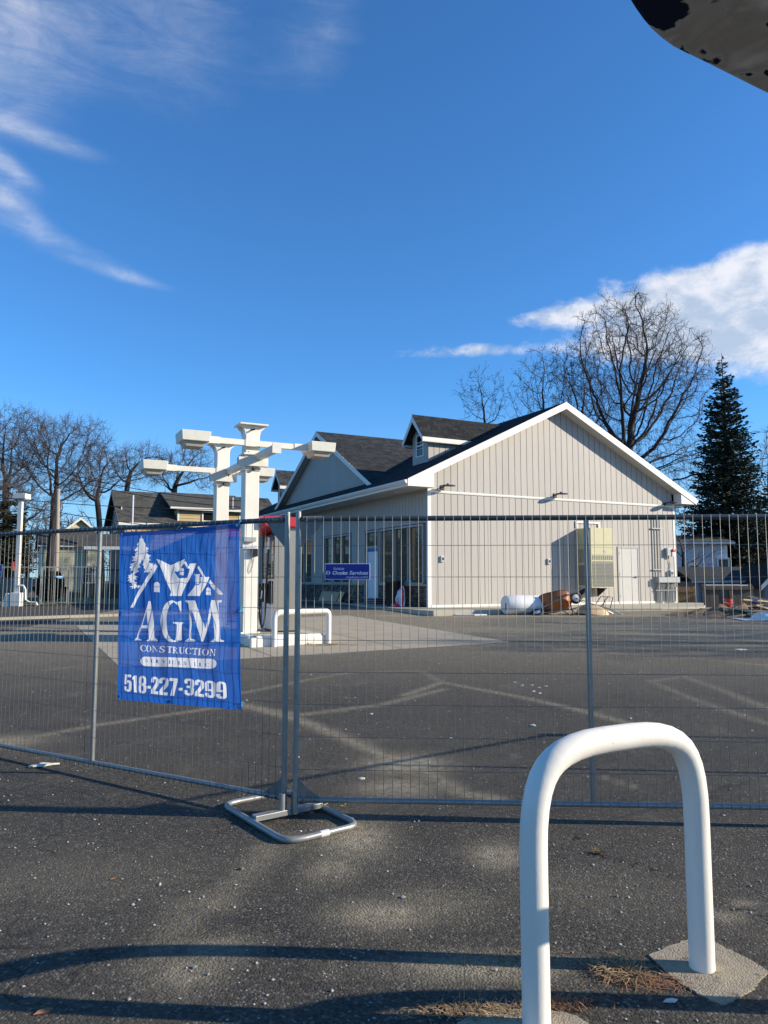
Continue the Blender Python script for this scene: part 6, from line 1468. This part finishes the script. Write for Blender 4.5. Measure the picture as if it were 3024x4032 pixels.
# far temporary fence along the street
gq = MB().tube([(0, 0, 0), (0, 0, 1)], .006, 4).mesh('wire', m_wire)
for i, (pa, pb, lab) in enumerate([(-60, 160, 'far mesh fence panel behind the lot light'), (160, 264, 'far mesh fence panel in front of the clipped shrub, with tiny blue sign'), (266, 420, 'far mesh fence panel in front of the porch')]):
    a = G(pa, 2383); b = G(pb, 2380); a.z = gz(a.x, a.y); L_ = (b-a).length; t = empty('far_mesh_fence', lab, 'fence panel', a, math.atan2(b.y-a.y, b.x-a.x), 'mesh fence panels along the far edge of the lot')
    h_ = 1.42; MB().tube([(0, 0, h_), (L_, 0, h_)], .02, 6).build('top_rail', m_galv, t); MB().tube([(0, 0, .08), (L_, 0, .08)], .02, 6).build('bottom_rail', m_galv, t)
    for x in (0.02, L_/2, L_-.02): MB().tube([(x, 0, 0), (x, 0, h_)], .022, 6).build('post', m_galv, t)
    for k in range(1, int(L_/.12)): link('wire', gq, t, (k*.12, -.02, .08), scale=(1, 1, h_-.08))
    if i == 1: MB().box(L_-.45, -.03, h_-.42, L_-.2, -.025, h_-.33).build('small_sign', M('pale_blue', (.2, .45, .75)), t)
# gray board fence far left
a = at(40, 2285, 40); t = empty('board_fence', 'low weathered gray board fence behind the lawn at left', 'fence', (a.x-3, 40, .6), R(5))
fb = MB().box(0, 0, 0, .14, .03, 1).mesh('board', m_greyfence)
for i in range(38): link('board', fb, t, (i*.15, 0, 0), scale=(1, 1, 1.05+.02*(i % 3)))
MB().box(0, .031, .75, 5.7, .07, .83).build('rail', m_greyfence, t)
# dark privacy fence behind banner
# ------------------------------------------------------------------ small stuff on the asphalt
def chips():
    r = np.random.default_rng(12); V = []; Fq = []; n = 0
    for k in range(1900):
        y = 2.2+(r.random()**1.6)*13; x = r.uniform(-.62, .62)*y*1.0
        s = r.uniform(.0025, .0075)*(1+.05*y)*(1.8 if r.random() < .03 else 1); c = np.array([x, y, gz(x, y)+s*.3]); q = r.uniform(.6, 1.3, (6, 3))*s
        V += [c+[-q[0, 0], 0, 0], c+[0, -q[1, 1], 0], c+[q[2, 0], 0, 0], c+[0, q[3, 1], 0], c+[0, 0, q[4, 2]*.8]]
        Fq += [(n, n+1, n+4), (n+1, n+2, n+4), (n+2, n+3, n+4), (n+3, n, n+4)]; n += 5
    tag(link('gravel', np_mesh('gravel', np.array(V), np.array(Fq), m_chip)), 'small pale stone chips loose on the asphalt', kind='stuff')
chips()
def rock(px, py, s, lab, m_=m_paper, name='litter', cat='litter', flat=.4, group='bits of litter on the asphalt'):
    p = G(px, py); r = random.Random(px*7+py); mb = MB(); n = 7; vs = []
    for k, (rr_, z) in enumerate(((1, 0), (.85, flat), (.4, flat*1.3))):
        for i in range(n): a = 2*math.pi*i/n; q = rr_*r.uniform(.7, 1.2)*s; vs.append((q*math.cos(a)*1.4, q*math.sin(a), z*s*r.uniform(.7, 1.1)))
    mb.add(vs, [(i*n+k, i*n+(k+1) % n, (i+1)*n+(k+1) % n, (i+1)*n+k) for i in range(2) for k in range(n)]+[tuple(range(2*n, 3*n))])
    tag(mb.build(name, m_, None, loc=p, rot=(0, 0, r.uniform(0, 3))), lab, cat, group)
rock(970, 2757+0, .02, 'white crumb just below the lower right corner of the banner')
rock(1422, 3067, .022, 'white stone chip on the asphalt right of the fence posts'); rock(1462, 2812, .02, 'white chip beyond the fence, below the pump island'); rock(1172, 2982, .016, 'pale chip close to the right of the fence posts')
rock(1384, 3222, .014, 'square white chip at the right corner of the fence stand'); rock(1182, 3273, .010, 'small pale chip inside the fence stand loop')
rock(2915, 2558, .10, 'flat white scrap far out on the asphalt at right', flat=.1); rock(2100, 2860, .03, 'pale scrap on the shadow line beyond the fence', flat=.5)
for q in range(9): rock(2000+random.randint(0, 170), 2690+random.randint(-15, 45), .018, 'one of the white crumbs scattered beyond the fence, above the hoop', group='crumbs scattered beyond the fence')
# torn white strip at left
p = G(112, 3022); p2 = G(235, 3012); d = (p2-p); L_ = d.length
vs = [(0, -.02, .004), (L_*.15, -.04, .01), (L_*.5, -.035, .006), (L_*.8, -.02, .014), (L_, .0, .008), (L_*.75, .03, .004), (L_*.45, .045, .012), (L_*.12, .02, .006)]
o = MB().add(vs+[(x, y, z+.012) for x, y, z in vs], [tuple(range(7, -1, -1)), tuple(range(8, 16))]+[(i, (i+1) % 8, (i+1) % 8+8, i+8) for i in range(8)]).build('foam_scrap', m_paper, None, loc=p, rot=(0, 0, math.atan2(d.y, d.x))); tag(o, 'torn flat white foam strip on the asphalt at left', 'litter')
def leaf(px, py, s, rot, m_, lab):
    p = G(px, py); o = MB().add([(-s, 0, .003), (-.3*s, -.32*s, .006), (.5*s, -.28*s, .004), (s, 0, .010), (.4*s, .3*s, .012), (-.4*s, .3*s, .010), (0, 0, .002)], [(0, 1, 6), (1, 2, 6), (2, 3, 6), (3, 4, 6), (4, 5, 6), (5, 0, 6)]).build('dead_leaf', m_, None, loc=p, rot=(0, 0, rot)); tag(o, lab, 'leaf', 'dead leaves on the asphalt')
m_yl = M('yellow_leaf', (.55, .38, .08), .8)
leaf(170, 3990, .035, .5, m_leaf, 'curled brown leaf in the shadow at the bottom left'); leaf(448, 3465, .02, .3, m_leaf, 'small reddish leaf on the asphalt below the fence at left')
leaf(1352, 3177, .03, -.2, m_yl, 'yellow leaf just right of the fence stand under the rail'); leaf(1281, 3172, .018, .4, m_yl, 'tiny yellow leaf at the corner of the fence stand'); leaf(2640, 3948, .03, .1, m_paper, 'pale seed husk on the dark asphalt between the hoop footings')
def tuft(px, py, n, l, spread, lab, m_=None, name='dry_grass', seed=1, lean=.6, up=.6, wd=.0022):
    r = np.random.default_rng(seed); c = G(px, py); V = []; Fq = []; k = 0
    for i in range(n):
        a = r.random()*6.283; o_ = np.array([r.normal(0, spread[0]), r.normal(0, spread[1]), 0]); b = np.array([c.x, c.y, c.z+.002])+o_; ll = l*r.uniform(.4, 1.2); d = np.array([math.cos(a)*lean, math.sin(a)*lean, up*r.uniform(.3, 1.2)]); d /= np.linalg.norm(d)
        s_ = np.cross(d, [0, 0, 1]); s_ = s_/(np.linalg.norm(s_)+1e-9)*wd*r.uniform(.6, 1.4); m1 = b+d*ll*.5; e = m1+(d+np.array([0, 0, -.5*lean]))*ll*.5; e[2] = max(e[2], c.z+.004)
        V += [b-s_, b+s_, m1+s_*.8, m1-s_*.8, e+s_*.2, e-s_*.2]; Fq += [(k, k+1, k+2, k+3), (k+3, k+2, k+4, k+5)]; k += 6
    tag(link(name, np_mesh(name, np.array(V), np.array(Fq), m_ or m_dry)), lab, kind='stuff')
tuft(2440, 3830, 260, .10, (.05, .035), 'dead weed tuft left of the right hoop footing', seed=2, lean=.9, up=.5)
tuft(2580, 3868, 220, .05, (.09, .03), 'reddish dead grass along the right footing', seed=3, lean=.9, up=.25, m_=m_leaf)
tuft(1900, 3985, 520, .05, (.12, .03), 'matted dry grass round the left footing', seed=4, lean=.8, up=.35); tuft(2180, 3960, 260, .04, (.07, .025), 'dry weeds right of the left hoop leg', seed=5, m_=m_leaf)
tuft(1790, 3940, 9, .26, (.05, .02), 'thin tall dry grass stalks left of the hoop', seed=6, lean=.15, up=1.2, wd=.0011)
tuft(2357, 3362, 70, .05, (.015, .01), 'small dry weed growing in the asphalt crack', seed=7, lean=.6, up=.7)
tuft(2020, 3780, 260, .022, (.14, .04), 'short dry grass crumbs on the dusty patch', seed=8, lean=.9, up=.2); tuft(1290, 2540, 260, .14, (.35, .08), 'dry weeds along the front of the pump island', seed=10, lean=.8, up=.5, wd=.004)
tuft(1560, 3060, 200, .02, (.12, .1), 'dry crumbs of grass on the dusty patch behind the fence', seed=11, lean=.9, up=.2)
